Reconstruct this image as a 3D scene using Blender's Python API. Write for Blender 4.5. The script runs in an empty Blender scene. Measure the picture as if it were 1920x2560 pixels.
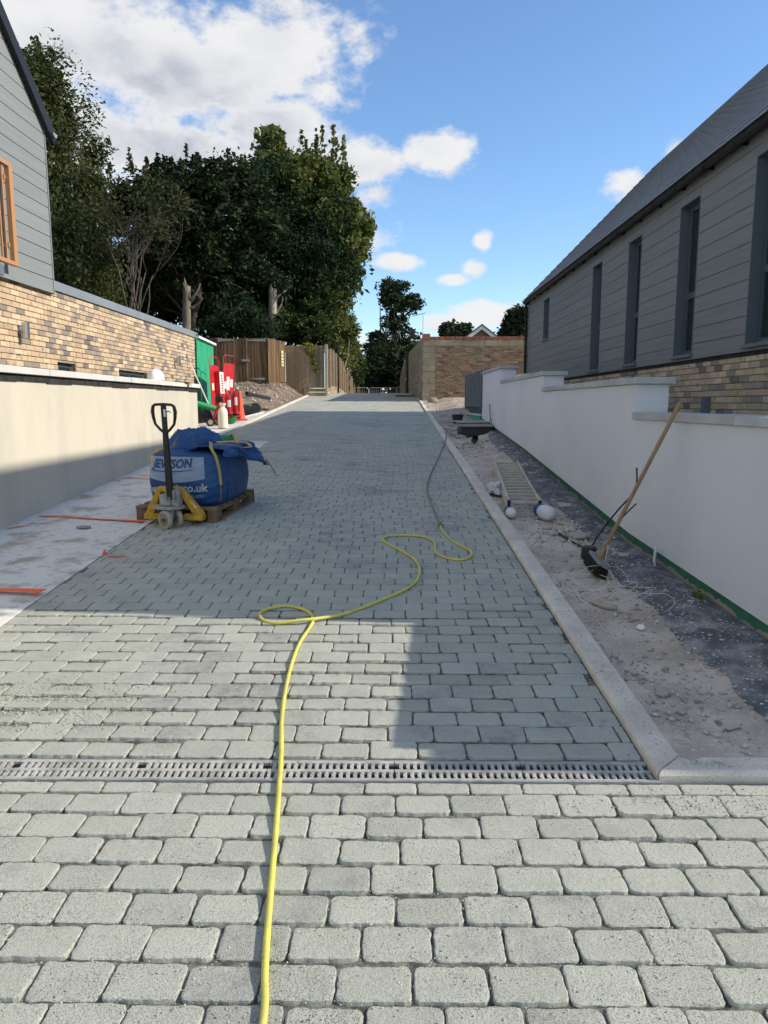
import bpy, bmesh, math, random
import numpy as np
from mathutils import Vector, Matrix, Quaternion
random.seed(7); rng = np.random.default_rng(11)
scene = bpy.context.scene
COL = scene.collection
R = math.radians

# ------------------------------------------------------------------ camera
SLOPE = 0.06
FPX, CX, CY = 1850.0, 960.0, 1280.0
PITCH = math.atan(271 / 1850); YAW = math.atan(18 / 1850)
CAM = Vector((0, 0, 1.58))
cam_d = bpy.data.cameras.new('camera'); cam = bpy.data.objects.new('camera', cam_d)
COL.objects.link(cam); scene.camera = cam
cam_d.sensor_width = 36; cam_d.lens = FPX / 2560 * 36; cam_d.clip_start = 0.05; cam_d.clip_end = 6000
cam.location = CAM; cam.rotation_euler = (R(90) - PITCH, 0, YAW)

# ------------------------------------------------------------------ sun, sky, exposure
SUN_TO = Vector((1, -0.09, 0.648)).normalized()
SUN_STRENGTH, SKY_STRENGTH, EXPOSURE = 3.25, 0.15, 0.70
sl = bpy.data.lights.new('sun', 'SUN'); sun = bpy.data.objects.new('sun', sl); COL.objects.link(sun)
sl.energy = SUN_STRENGTH; sl.angle = R(0.53); sl.color = (1.0, 0.915, 0.78)
sun.rotation_euler = SUN_TO.to_track_quat('Z', 'Y').to_euler(); sun.location = (20, 0, 20)
vs = scene.view_settings
vs.view_transform = 'Standard'; vs.look = 'None'; vs.exposure = EXPOSURE; vs.gamma = 1; vs.use_curve_mapping = False
scene.cycles.use_denoising = True
scene.cycles.max_bounces = 5; scene.cycles.diffuse_bounces = 3; scene.cycles.glossy_bounces = 2; scene.cycles.transmission_bounces = 2
scene.cycles.use_adaptive_sampling = True; scene.cycles.adaptive_threshold = .02
scene.cycles.sample_clamp_indirect = 6


def cam_ray(x, y):
    a = (x - CX) / FPX; b = -(y - CY) / FPX
    d = Vector((a, math.cos(PITCH) + b * math.sin(PITCH), -math.sin(PITCH) + b * math.cos(PITCH)))
    c, s = math.cos(YAW), math.sin(YAW)
    return Vector((c * d.x - s * d.y, s * d.x + c * d.y, d.z))


def at_depth(x, y, Y):
    d = cam_ray(x, y); return CAM + d * (Y / d.y)


def project(p):
    p = Vector(p) - CAM
    c, s = math.cos(-YAW), math.sin(-YAW)
    x, y = c * p.x - s * p.y, s * p.x + c * p.y
    f = y * math.cos(PITCH) - p.z * math.sin(PITCH); u = y * math.sin(PITCH) + p.z * math.cos(PITCH)
    if f < 0.05: return None
    return CX + FPX * x / f, CY - FPX * u / f


class NT:
    """small wrapper for building node trees"""
    def __init__(s, tree):
        s.t = tree; s.n = tree.nodes; s.l = tree.links
    def add(s, typ, **kw):
        nd = s.n.new(typ)
        for k, v in kw.items(): setattr(nd, k, v)
        return nd
    def set(s, sock, v):
        if hasattr(v, 'is_output') or isinstance(v, bpy.types.NodeSocket): s.l.new(v, sock)
        else: sock.default_value = v
    def math(s, op, a, b=0.0, c=None, clamp=False):
        nd = s.n.new('ShaderNodeMath'); nd.operation = op; nd.use_clamp = clamp
        s.set(nd.inputs[0], a); s.set(nd.inputs[1], b)
        if c is not None: s.set(nd.inputs[2], c)
        return nd.outputs[0]
    def smooth(s, v, lo, hi, a=0.0, b=1.0):
        nd = s.n.new('ShaderNodeMapRange'); nd.interpolation_type = 'SMOOTHSTEP'
        s.set(nd.inputs[0], v)
        for i, x in enumerate((lo, hi, a, b)): s.set(nd.inputs[i + 1], x)
        return nd.outputs[0]
    def mix(s, f, a, b, mode='MIX'):
        nd = s.n.new('ShaderNodeMix'); nd.data_type = 'RGBA'; nd.blend_type = mode; nd.clamp_factor = True
        s.set(nd.inputs[0], f)
        for sock, v in ((nd.inputs[6], a), (nd.inputs[7], b)):
            if isinstance(v, (tuple, list)) and len(v) == 3: v = (*v, 1)
            s.set(sock, v)
        return nd.outputs[2]
    def noise(s, vec, scale, detail=5, rough=0.55, dist=0.0):
        nd = s.n.new('ShaderNodeTexNoise'); nd.inputs['Scale'].default_value = scale
        nd.inputs['Detail'].default_value = detail; nd.inputs['Roughness'].default_value = rough
        nd.inputs['Distortion'].default_value = dist
        if vec is not None: s.l.new(vec, nd.inputs['Vector'])
        return nd.outputs['Fac']


# ---- world: physical sky with broken cumulus laid on the sky dome by direction
world = bpy.data.worlds.new('World'); scene.world = world; world.use_nodes = True
W = NT(world.node_tree); W.n.clear()
sky = W.add('ShaderNodeTexSky', sky_type='NISHITA', sun_disc=False)
sky.sun_elevation = math.asin(SUN_TO.z); sky.sun_rotation = math.atan2(SUN_TO.x, SUN_TO.y)
sky.altitude = 200; sky.air_density = 1.0; sky.dust_density = 0.25; sky.ozone_density = 3.5
tc = W.add('ShaderNodeTexCoord')
sp = W.add('ShaderNodeSeparateXYZ'); W.l.new(tc.outputs['Generated'], sp.inputs[0])
az = W.math('ARCTAN2', sp.outputs[0], sp.outputs[1]); el = W.math('ARCSINE', sp.outputs[2])
CLOUDS = [  # azimuth, elevation, half width, half height (degrees), weight
]
for (px, py, rx, ry, wt) in [(150, 60, 330, 150, 1), (430, 190, 330, 150, 1.1), (330, 360, 420, 130, 1.15), (640, 130, 230, 150, 1),
        (690, 330, 250, 110, 1.05), (820, 240, 130, 90, .6), (860, 420, 170, 90, 1), (930, 490, 90, 50, .8), (1100, 375, 105, 60, .9), (900, 70, 70, 130, .42),
        (700, 20, 190, 80, .8), (985, 655, 72, 27, .85), (1185, 672, 42, 30, .9), (1140, 698, 44, 18, .85), (1210, 606, 26, 34, .75), (1235, 785, 130, 42, .9),
        (1110, 812, 60, 26, .6), (1575, 465, 78, 50, .9), (1700, 372, 58, 34, .75), (960, 870, 130, 50, .7), (760, 560, 230, 120, .75), (1290, 860, 260, 60, .5)]:
    d = cam_ray(px, py).normalized()
    CLOUDS.append((math.atan2(d.x, d.y), math.asin(d.z), rx / FPX * .98, ry / FPX * .98, wt))
cv = W.add('ShaderNodeCombineXYZ'); W.l.new(az, cv.inputs[0]); W.l.new(el, cv.inputs[1])
mask = None
for (a0, e0, ra, re, wt) in CLOUDS:
    vm = W.add('ShaderNodeVectorMath', operation='MULTIPLY_ADD'); W.l.new(cv.outputs[0], vm.inputs[0])
    vm.inputs[1].default_value = (1 / ra, 1 / re, 0); vm.inputs[2].default_value = (-a0 / ra, -e0 / re, 0)
    ln = W.add('ShaderNodeVectorMath', operation='LENGTH'); W.l.new(vm.outputs[0], ln.inputs[0])
    m = W.math('MULTIPLY_ADD', ln.outputs['Value'], -wt, wt)
    mask = m if mask is None else W.math('MAXIMUM', mask, m)
# unseen broken cloud over the rest of the dome, cover raised to whiten ambient light
rest = W.math('MULTIPLY', W.smooth(W.noise(tc.outputs['Generated'], 2.3, 1), .44, .60, -1.0, .8), 1.0)
away = W.math('MAXIMUM', W.smooth(W.math('ABSOLUTE', az), .62, .85), W.smooth(el, .72, .9))
mask = W.math('MAXIMUM', mask, W.math('SUBTRACT', rest, W.math('MULTIPLY', W.math('SUBTRACT', 1.0, away), 3.0)))
vmap = W.add('ShaderNodeMapping'); W.l.new(tc.outputs['Generated'], vmap.inputs[0]); vmap.inputs['Scale'].default_value = (1, 1, 1.6)
n1 = W.noise(vmap.outputs[0], 9.0, 5, .64)
n2 = W.noise(vmap.outputs[0], 34.0, 3, .62)
dens = W.math('ADD', mask, W.math('MULTIPLY', W.math('SUBTRACT', n1, .5), 1.9))
dens = W.math('ADD', dens, W.math('MULTIPLY', W.math('SUBTRACT', n2, .5), .62))
alpha = W.smooth(dens, .06, .56)
vm2 = W.add('ShaderNodeMapping'); W.l.new(tc.outputs['Generated'], vm2.inputs[0]); vm2.inputs['Scale'].default_value = (1, 1, 1.5)
vm2.inputs['Location'].default_value = (.035, 0, .04)
n1b = W.noise(vm2.outputs[0], 9.0, 2, .6)
lit = W.smooth(W.math('SUBTRACT', n1, n1b), -.14, .10)
under = None           # the broad grey underside of the big cloud bank
for (px, py, rx, ry) in [(330, 300, 420, 200), (600, 330, 300, 140), (640, 470, 330, 110)]:
    d = cam_ray(px, py).normalized(); a0, e0, ra, re = math.atan2(d.x, d.y), math.asin(d.z), rx / FPX, ry / FPX
    vm = W.add('ShaderNodeVectorMath', operation='MULTIPLY_ADD'); W.l.new(cv.outputs[0], vm.inputs[0])
    vm.inputs[1].default_value = (1 / ra, 1 / re, 0); vm.inputs[2].default_value = (-a0 / ra, -e0 / re, 0)
    ln = W.add('ShaderNodeVectorMath', operation='LENGTH'); W.l.new(vm.outputs[0], ln.inputs[0])
    m = W.math('SUBTRACT', 1.0, ln.outputs['Value']); under = m if under is None else W.math('MAXIMUM', under, m)
under = W.math('MAXIMUM', under, W.math('SUBTRACT', away, .55))
thick = W.math('MULTIPLY', W.smooth(W.math('ADD', under, W.math('MULTIPLY', W.math('SUBTRACT', n1b, .5), .7)), -.02, .62), W.smooth(dens, .35, .8))
thick = W.math('MAXIMUM', thick, W.math('MULTIPLY', W.math('SUBTRACT', 1.0, lit), .20))
shade = W.math('MULTIPLY', thick, W.math('SUBTRACT', 1.0, W.math('MULTIPLY', lit, .55)))
CG = .80 / (2 ** EXPOSURE)
ccol = W.mix(shade, (CG * 1.12, CG * 1.115, CG * 1.12), (CG * .64, CG * .68, CG * .77))
hs = W.add('ShaderNodeHueSaturation'); hs.inputs['Saturation'].default_value = 1.06; hs.inputs['Value'].default_value = .88; W.l.new(sky.outputs[0], hs.inputs['Color'])
skyc = W.mix(1.0, hs.outputs[0], (SKY_STRENGTH,) * 3, 'MULTIPLY')
final = W.mix(W.math('MULTIPLY', alpha, .97), skyc, ccol)
bg = W.add('ShaderNodeBackground'); W.l.new(final, bg.inputs[0]); bg.inputs[1].default_value = 1.0
wo = W.add('ShaderNodeOutputWorld'); W.l.new(bg.outputs[0], wo.inputs[0])

# ------------------------------------------------------------------ materials
MATS = {}


def mat(name, c1, c2=None, scale=4.0, lo=.35, hi=.65, rough=.85, bump=0.0, bscale=60.0, spec=.3, metal=0.0, var=0.0, alpha=1.0,
        fine=None, fscale=150.0, stretch=None, ramp=None, trans=None, sheen=None):
    """ramp: list of (position, colour) chosen per piece; var: brightness change per piece; fine: speckle colour"""
    m = bpy.data.materials.new(name); m.use_nodes = True; MATS[name] = m
    T = NT(m.node_tree); T.n.clear()
    out = T.add('ShaderNodeOutputMaterial'); b = T.add('ShaderNodeBsdfPrincipled')
    geo = T.add('ShaderNodeNewGeometry'); pos = geo.outputs['Position']
    if stretch:
        mp = T.add('ShaderNodeMapping'); T.l.new(pos, mp.inputs[0]); mp.inputs['Scale'].default_value = stretch; pos = mp.outputs[0]
    col = None
    if ramp or var:
        oi = T.add('ShaderNodeObjectInfo')
        rnd = T.math('FRACT', T.math('ADD', T.math('MULTIPLY', geo.outputs['Random Per Island'], 7.31), T.math('MULTIPLY', oi.outputs['Random'], 3.17)))
        rnd2 = T.math('FRACT', T.math('MULTIPLY', rnd, 13.7))
    if ramp:
        cr = T.add('ShaderNodeValToRGB'); cr.color_ramp.interpolation = 'CONSTANT'
        els = cr.color_ramp.elements
        while len(els) < len(ramp): els.new(.5)
        for e_, (p_, c_) in zip(els, ramp): e_.position = p_; e_.color = (*c_, 1)
        T.l.new(rnd, cr.inputs[0]); col = cr.outputs[0]
        if c2: col = T.mix(T.smooth(T.noise(pos, scale), lo, hi), col, c2)
    elif c2:
        col = T.mix(T.smooth(T.noise(pos, scale), lo, hi), c1, c2)
    if fine:
        f = T.smooth(T.noise(geo.outputs['Position'], fscale, 2), .56, .68)
        col = T.mix(T.math('MULTIPLY', f, .6), col if col is not None else c1, fine)
    if var:
        hs = T.add('ShaderNodeHueSaturation')
        T.set(hs.inputs['Color'], col if col is not None else (*c1, 1))
        T.set(hs.inputs['Value'], T.math('MULTIPLY_ADD', rnd2, 2 * var, 1 - var)); col = hs.outputs[0]
    if col is None: b.inputs['Base Color'].default_value = (*c1, 1)
    else: T.l.new(col, b.inputs['Base Color'])
    b.inputs['Roughness'].default_value = rough; b.inputs['Metallic'].default_value = metal
    b.inputs['Specular IOR Level'].default_value = spec
    if bump:
        bn = T.add('ShaderNodeBump'); bn.inputs['Strength'].default_value = bump; bn.inputs['Distance'].default_value = .01
        T.l.new(T.noise(geo.outputs['Position'] if not stretch else pos, bscale, 6, .6), bn.inputs['Height']); T.l.new(bn.outputs[0], b.inputs['Normal'])
    sh = b.outputs[0]
    if trans:
        tr = T.add('ShaderNodeBsdfTranslucent')
        if col is None: tr.inputs[0].default_value = (*c1, 1)
        else: T.l.new(T.mix(1.0, col, trans, 'MULTIPLY'), tr.inputs[0])
        ad = T.add('ShaderNodeAddShader'); T.l.new(sh, ad.inputs[0]); T.l.new(tr.outputs[0], ad.inputs[1]); sh = ad.outputs[0]
    T.l.new(sh, out.inputs[0])
    m['_bsdf'] = b.name
    return m


# block paving: grey setts under a film of pale greenish jointing dust, bare where swept
def paver_material():
    m = bpy.data.materials.new('paver_setts'); m.use_nodes = True; T = NT(m.node_tree); T.n.clear()
    out = T.add('ShaderNodeOutputMaterial'); b = T.add('ShaderNodeBsdfPrincipled'); T.l.new(b.outputs[0], out.inputs[0])
    geo = T.add('ShaderNodeNewGeometry'); pos = geo.outputs['Position']; oi = T.add('ShaderNodeObjectInfo')
    rnd = T.math('FRACT', T.math('ADD', T.math('MULTIPLY', geo.outputs['Random Per Island'], 7.31), T.math('MULTIPLY', oi.outputs['Random'], 3.17)))
    bare = T.mix(rnd, (.235, .232, .225), (.35, .345, .325))
    bare = T.mix(T.smooth(T.noise(pos, 26, 3, .65), .3, .7), bare, (.36, .36, .335))
    dust = T.mix(T.noise(pos, 9, 2), (.40, .41, .345), (.495, .497, .425))
    big = T.noise(pos, 1.3, 4, .6); med = T.noise(pos, 7, 4, .65)
    f = T.smooth(T.math('ADD', T.math('MULTIPLY', big, 1.0), T.math('ADD', T.math('MULTIPLY', med, .7), T.math('MULTIPLY', rnd, .22))), .58, 1.00)
    col = T.mix(T.math('MULTIPLY', f, .92), bare, dust)
    gr = T.noise(pos, 210, 2, .7); sp_ = T.smooth(gr, .54, .66)
    patch = T.smooth(T.noise(pos, 4.2, 5, .6), .44, .68)
    col = T.mix(T.math('MULTIPLY', sp_, T.math('MULTIPLY_ADD', patch, .75, .25)), col, (.17, .185, .16))
    wsp = T.smooth(T.noise(pos, 300, 1), .58, .70); col = T.mix(T.math('MULTIPLY', wsp, .5), col, (.56, .56, .50))
    damp = T.smooth(T.noise(pos, .55, 4, .6), .58, .74); col = T.mix(T.math('MULTIPLY', damp, .35), col, (.20, .205, .20))
    tone = T.add('ShaderNodeHueSaturation'); T.l.new(col, tone.inputs['Color']); T.set(tone.inputs['Value'], T.math('MULTIPLY_ADD', T.math('FRACT', T.math('MULTIPLY', rnd, 17.3)), .13, .935)); col = tone.outputs[0]
    T.l.new(col, b.inputs['Base Color']); b.inputs['Roughness'].default_value = .93; b.inputs['Specular IOR Level'].default_value = .2
    bn = T.add('ShaderNodeBump'); bn.inputs['Strength'].default_value = .8; bn.inputs['Distance'].default_value = .004
    h = T.math('ADD', T.noise(pos, 60, 4, .7), T.math('MULTIPLY', T.smooth(gr, .5, .7), .5)); T.l.new(h, bn.inputs['Height'])
    T.l.new(bn.outputs[0], b.inputs['Normal'])
    MATS['paver'] = m
    return m


paver_material()
mat('joint', (.06, .06, .052), (.21, .21, .18), 22, rough=1, bump=.5, bscale=200)
mat('grit', (.42, .425, .36), var=.5, rough=.95)
mat('drain_metal', (.46, .45, .415), (.30, .295, .27), 14, rough=.7, spec=.3, fine=(.5, .5, .46), bump=.2)
mat('black_void', (.012, .012, .012), rough=1)
mat('kerb_stone', (.72, .655, .55), (.60, .545, .46), 5, rough=.9, bump=.3, bscale=140, fine=(.30, .285, .25), fscale=120, var=.07)
mat('slab', (.66, .65, .61), (.40, .35, .285), 3.2, .50, .68, rough=.9, bump=.4, bscale=40, fine=(.36, .32, .26), fscale=17)
mat('earth', (.60, .515, .425), (.43, .36, .29), 3.5, rough=1, bump=1.0, bscale=45, fine=(.62, .57, .52), fscale=60)
mat('earth_pale', (.46, .385, .32), (.33, .265, .21), 2.2, rough=1, bump=1.0, bscale=30, fine=(.50, .46, .40), fscale=50)
mat('far_ground', (.16, .15, .10), (.09, .11, .045), .25, rough=1)
mat('membrane', (.095, .108, .118), (.29, .285, .28), 5.5, .42, .70, rough=.7, bump=1.0, bscale=22, fine=(.42, .41, .39), fscale=34)
mat('heap_soil', (.20, .152, .11), (.12, .09, .065), 2.0, rough=1, bump=1.0, bscale=22, fine=(.42, .36, .29), fscale=30)
mat('rubble', (.42, .37, .31), var=.22, rough=1, bump=.5, ramp=[(0, (.50, .44, .38)), (.4, (.42, .37, .315)), (.7, (.58, .54, .49)), (.92, (.33, .295, .255))])
mat('chip', (.72, .71, .68), var=.15, rough=.8)
mat('cream_render', (.60, .55, .445), (.51, .475, .39), 1.5, .30, .72, rough=.92, bump=.28, bscale=9, stretch=(1.2, 1.6, .55))
mat('white_render', (.84, .845, .85), (.77, .777, .785), .9, .30, .75, rough=.92, bump=1.0, bscale=170, fine=(.72, .725, .73), fscale=110)
mat('coping', (.66, .645, .60), (.58, .57, .54), 5, rough=.9, bump=.2, bscale=120, var=.05)
mat('coping_grey', (.50, .50, .485), (.42, .42, .41), 5, rough=.9, bump=.25, bscale=120, var=.06)
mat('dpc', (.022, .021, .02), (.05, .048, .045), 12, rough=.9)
mat('mortar', (.40, .34, .25), (.30, .255, .19), 8, rough=1, bump=.4, bscale=150)
mat('mortar_dark', (.40, .35, .28), (.27, .235, .185), 6, rough=1, bump=.4, bscale=150)
BUFF = [(0, (.57, .43, .275)), (.16, (.63, .49, .325)), (.34, (.53, .39, .255)), (.50, (.60, .455, .30)), (.62, (.50, .38, .27)), (.74, (.37, .305, .24)), (.85, (.29, .25, .21)), (.94, (.19, .175, .16))]
mat('buff_brick', (0, 0, 0), (.235, .20, .165), 13, .53, .74, ramp=BUFF, var=.14, rough=.92, bump=.6, bscale=90, stretch=(1, 1, 1))
mat('red_brick', (0, 0, 0), (.25, .205, .13), 2.4, .42, .66, ramp=[(0, (.27, .155, .105)), (.3, (.32, .19, .125)), (.55, (.25, .175, .12)), (.75, (.32, .25, .17)), (.93, (.15, .12, .1))], var=.2, rough=.95, bump=.5, bscale=90)
mat('soldier_brick', (.33, .12, .075), var=.25, rough=.95)
mat('old_block', (.345, .295, .205), (.265, .235, .165), 2.5, rough=1, bump=.7, bscale=70, var=.12)
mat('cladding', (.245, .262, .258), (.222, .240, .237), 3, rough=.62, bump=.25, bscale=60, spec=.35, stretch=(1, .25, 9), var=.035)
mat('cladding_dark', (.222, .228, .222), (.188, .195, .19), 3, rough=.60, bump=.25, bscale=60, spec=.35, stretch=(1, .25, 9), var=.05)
mat('trim_grey', (.13, .158, .178), rough=.5, spec=.4)
mat('flashing', (.235, .262, .28), (.21, .236, .254), 2, rough=.5, spec=.4)
mat('black_plastic', (.014, .0145, .016), rough=.5, spec=.3)
mat('dark_frame', (.075, .095, .108), rough=.42, spec=.45)
mat('slate', (.25, .265, .29), var=.035, rough=.5, spec=.5)
mat('green_paint', (.035, .40, .20), (.025, .29, .14), 2.5, .35, .68, rough=.6, bump=.25, bscale=20, stretch=(1, 3, .6))
mat('white_trim', (.78, .78, .76), rough=.6)
mat('steel', (.55, .55, .53), rough=.28, metal=1)
mat('galv', (.48, .50, .51), (.40, .42, .43), 20, rough=.5, metal=.6)
mat('copper_frame', (.46, .235, .10), rough=.5, spec=.4)
mat('fence_wood', (0, 0, 0), (.11, .07, .04), 3, .36, .70, ramp=[(0, (.255, .155, .08)), (.3, (.20, .125, .07)), (.55, (.29, .18, .095)), (.8, (.16, .10, .06))], var=.25, rough=.9, bump=.35, bscale=30, stretch=(3, 3, .3))
mat('fence_pale', (0, 0, 0), (.27, .205, .135), 3, .38, .72, ramp=[(0, (.36, .275, .18)), (.3, (.30, .225, .145)), (.55, (.41, .31, .20)), (.8, (.27, .20, .13))], var=.2, rough=.9, bump=.35, bscale=30, stretch=(3, 3, .3))
mat('concrete_post', (.47, .43, .355), (.40, .36, .30), 5, rough=.95, bump=.3)
mat('pallet_wood', (.235, .165, .10), (.145, .10, .065), 5, rough=.95, bump=.45, bscale=50, var=.18)
mat('bag_blue', (.012, .055, .17), (.016, .078, .22), 4, rough=.48, spec=.4, bump=.35, bscale=26)
mat('bag_panel', (.30, .385, .50), (.24, .325, .45), 6, rough=.6)
mat('bag_print', (.40, .46, .55), rough=.7)
mat('strap', (.60, .41, .10), (.50, .34, .09), 12, rough=.8, bump=.3, bscale=300)
mat('truck_yellow', (.62, .36, .035), (.50, .28, .03), 8, rough=.5, spec=.4, fine=(.22, .15, .07), fscale=40)
mat('truck_black', (.012, .012, .014), rough=.42, spec=.45)
mat('cast_grey', (.40, .41, .40), (.27, .27, .26), 16, rough=.6, metal=.25)
mat('wheel_cream', (.46, .42, .32), (.36, .33, .26), 14, rough=.7)
mat('label_white', (.75, .75, .72), rough=.6)
mat('label_print', (.06, .06, .07), rough=.7)
mat('hose_yellow', (.70, .64, .115), (.56, .51, .13), 9, rough=.6, spec=.3, fine=(.42, .39, .17), fscale=70)
mat('hose_old', (.34, .26, .20), (.26, .20, .155), 14, rough=.8)
mat('hose_fitting', (.14, .19, .06), rough=.6)
mat('orange_tape', (.85, .13, .03), rough=.6)
mat('red_paint', (.55, .02, .025), (.45, .015, .02), 6, rough=.42, spec=.45)
mat('cone_orange', (.85, .12, .06), (.75, .10, .05), 8, rough=.55)
mat('sprayer', (.80, .76, .62), rough=.45, spec=.4)
mat('pipe_black', (.02, .021, .023), rough=.45, spec=.45)
mat('pipe_green', (.02, .25, .085), rough=.45, spec=.4)
mat('tub_green', (.02, .17, .06), rough=.5)
mat('hat_white', (.82, .82, .80), rough=.35, spec=.45)
mat('yellow_sign', (.80, .72, .38), rough=.6)
mat('ladder_alloy', (.56, .515, .43), (.42, .385, .32), 10, rough=.75, spec=.35, bump=.2)
mat('foam_white', (.64, .65, .67), rough=.75, bump=.3, bscale=120)
mat('tape_blue', (.03, .07, .22), rough=.6)
mat('poly_bag', (.62, .63, .64), (.45, .44, .43), 14, rough=.35, spec=.5, bump=.4, bscale=30)
mat('broom_wood', (.36, .235, .125), (.29, .185, .10), 6, rough=.8, stretch=(4, 4, .5))
mat('broom_block', (.235, .235, .24), rough=.8)
mat('bristle', (.035, .028, .024), var=.3, rough=1)
mat('wire', (.48, .45, .41), rough=.6)
mat('moss', (.17, .19, .03), var=.3, rough=1)
mat('wire_pale', (.66, .62, .57), rough=.6)
mat('cable', (.014, .014, .015), rough=.6)
mat('board_grey', (.40, .375, .32), (.31, .29, .25), 7, rough=.95, bump=.3)
mat('bark', (.215, .18, .135), (.13, .11, .085), 6, rough=1, bump=.8, bscale=18, stretch=(3, 3, .7))
mat('bark_dark', (.10, .085, .066), (.06, .05, .04), 6, rough=1)
mat('bark_pale', (.42, .375, .30), (.30, .26, .20), 5, rough=1, bump=.7, bscale=18, stretch=(3, 3, .6))
mat('skin', (.55, .35, .26), rough=.6)
mat('shirt', (.55, .56, .55), rough=.9)
mat('trousers', (.06, .07, .09), rough=.9)
mat('red_scrap', (.6, .04, .03), rough=.5)
mat('roof_tile', (.11, .105, .105), var=.15, rough=.9)


def leafmat(name, a, b, c, tr=(.9, 1.0, .45)):
    mat(name, a, b, .9, .35, .68, rough=.7, spec=.12, var=.45, ramp=[(0, a), (.45, c), (.75, a)], trans=tr)


leafmat('leaf_birch', (.038, .048, .018), (.058, .064, .025), (.046, .057, .021), (.3, .33, .14))
leafmat('leaf_dark', (.016, .027, .012), (.026, .039, .016), (.021, .034, .014), (.15, .18, .07))
leafmat('leaf_conifer', (.013, .029, .012), (.022, .042, .017), (.017, .035, .014), (.12, .17, .07))
leafmat('leaf_maple', (.058, .076, .025), (.105, .112, .045), (.078, .092, .034), (.45, .5, .2))
leafmat('leaf_ivy', (.026, .044, .015), (.042, .060, .021), (.033, .053, .018), (.22, .28, .1))
leafmat('leaf_yellow', (.11, .12, .022), (.30, .25, .035), (.085, .11, .025), (.7, .7, .22))
leafmat('leaf_shrub', (.030, .038, .016), (.046, .046, .022), (.037, .043, .018), (.25, .28, .13))
leafmat('leaf_far', (.024, .036, .018), (.034, .045, .023), (.028, .041, .02), (.25, .3, .14))


def glass_material():
    m = bpy.data.materials.new('window_glass'); m.use_nodes = True; T = NT(m.node_tree); b = T.n['Principled BSDF']
    b.inputs['Base Color'].default_value = (.02, .028, .03, 1); b.inputs['Roughness'].default_value = .06; b.inputs['Specular IOR Level'].default_value = .55
    MATS['glass'] = m


glass_material()

# ------------------------------------------------------------------ mesh helpers
ORG = {}


def tag(o, label=None, cat=None, group=None, kind=None):
    if label: o['label'] = label
    if cat: o['category'] = cat
    if group: o['group'] = group
    if kind: o['kind'] = kind
    return o


def thing(name, label, cat, loc=(0, 0, 0), rotz=0.0, group=None, on_slope=False):
    o = bpy.data.objects.new(name, None); o.empty_display_size = .1; COL.objects.link(o); o.location = loc
    q = Quaternion((0, 0, 1), rotz)
    if on_slope: q = Quaternion((1, 0, 0), math.atan(SLOPE)) @ q
    o.rotation_mode = 'QUATERNION'; o.rotation_quaternion = q
    ORG[o.name] = Vector(loc)
    return tag(o, label, cat, group)


def link(o, parent):
    COL.objects.link(o)
    if parent is not None:
        o.parent = parent; ORG[o.name] = ORG.get(parent.name, Vector((0, 0, 0)))
    else: ORG[o.name] = Vector((0, 0, 0))
    return o


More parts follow.
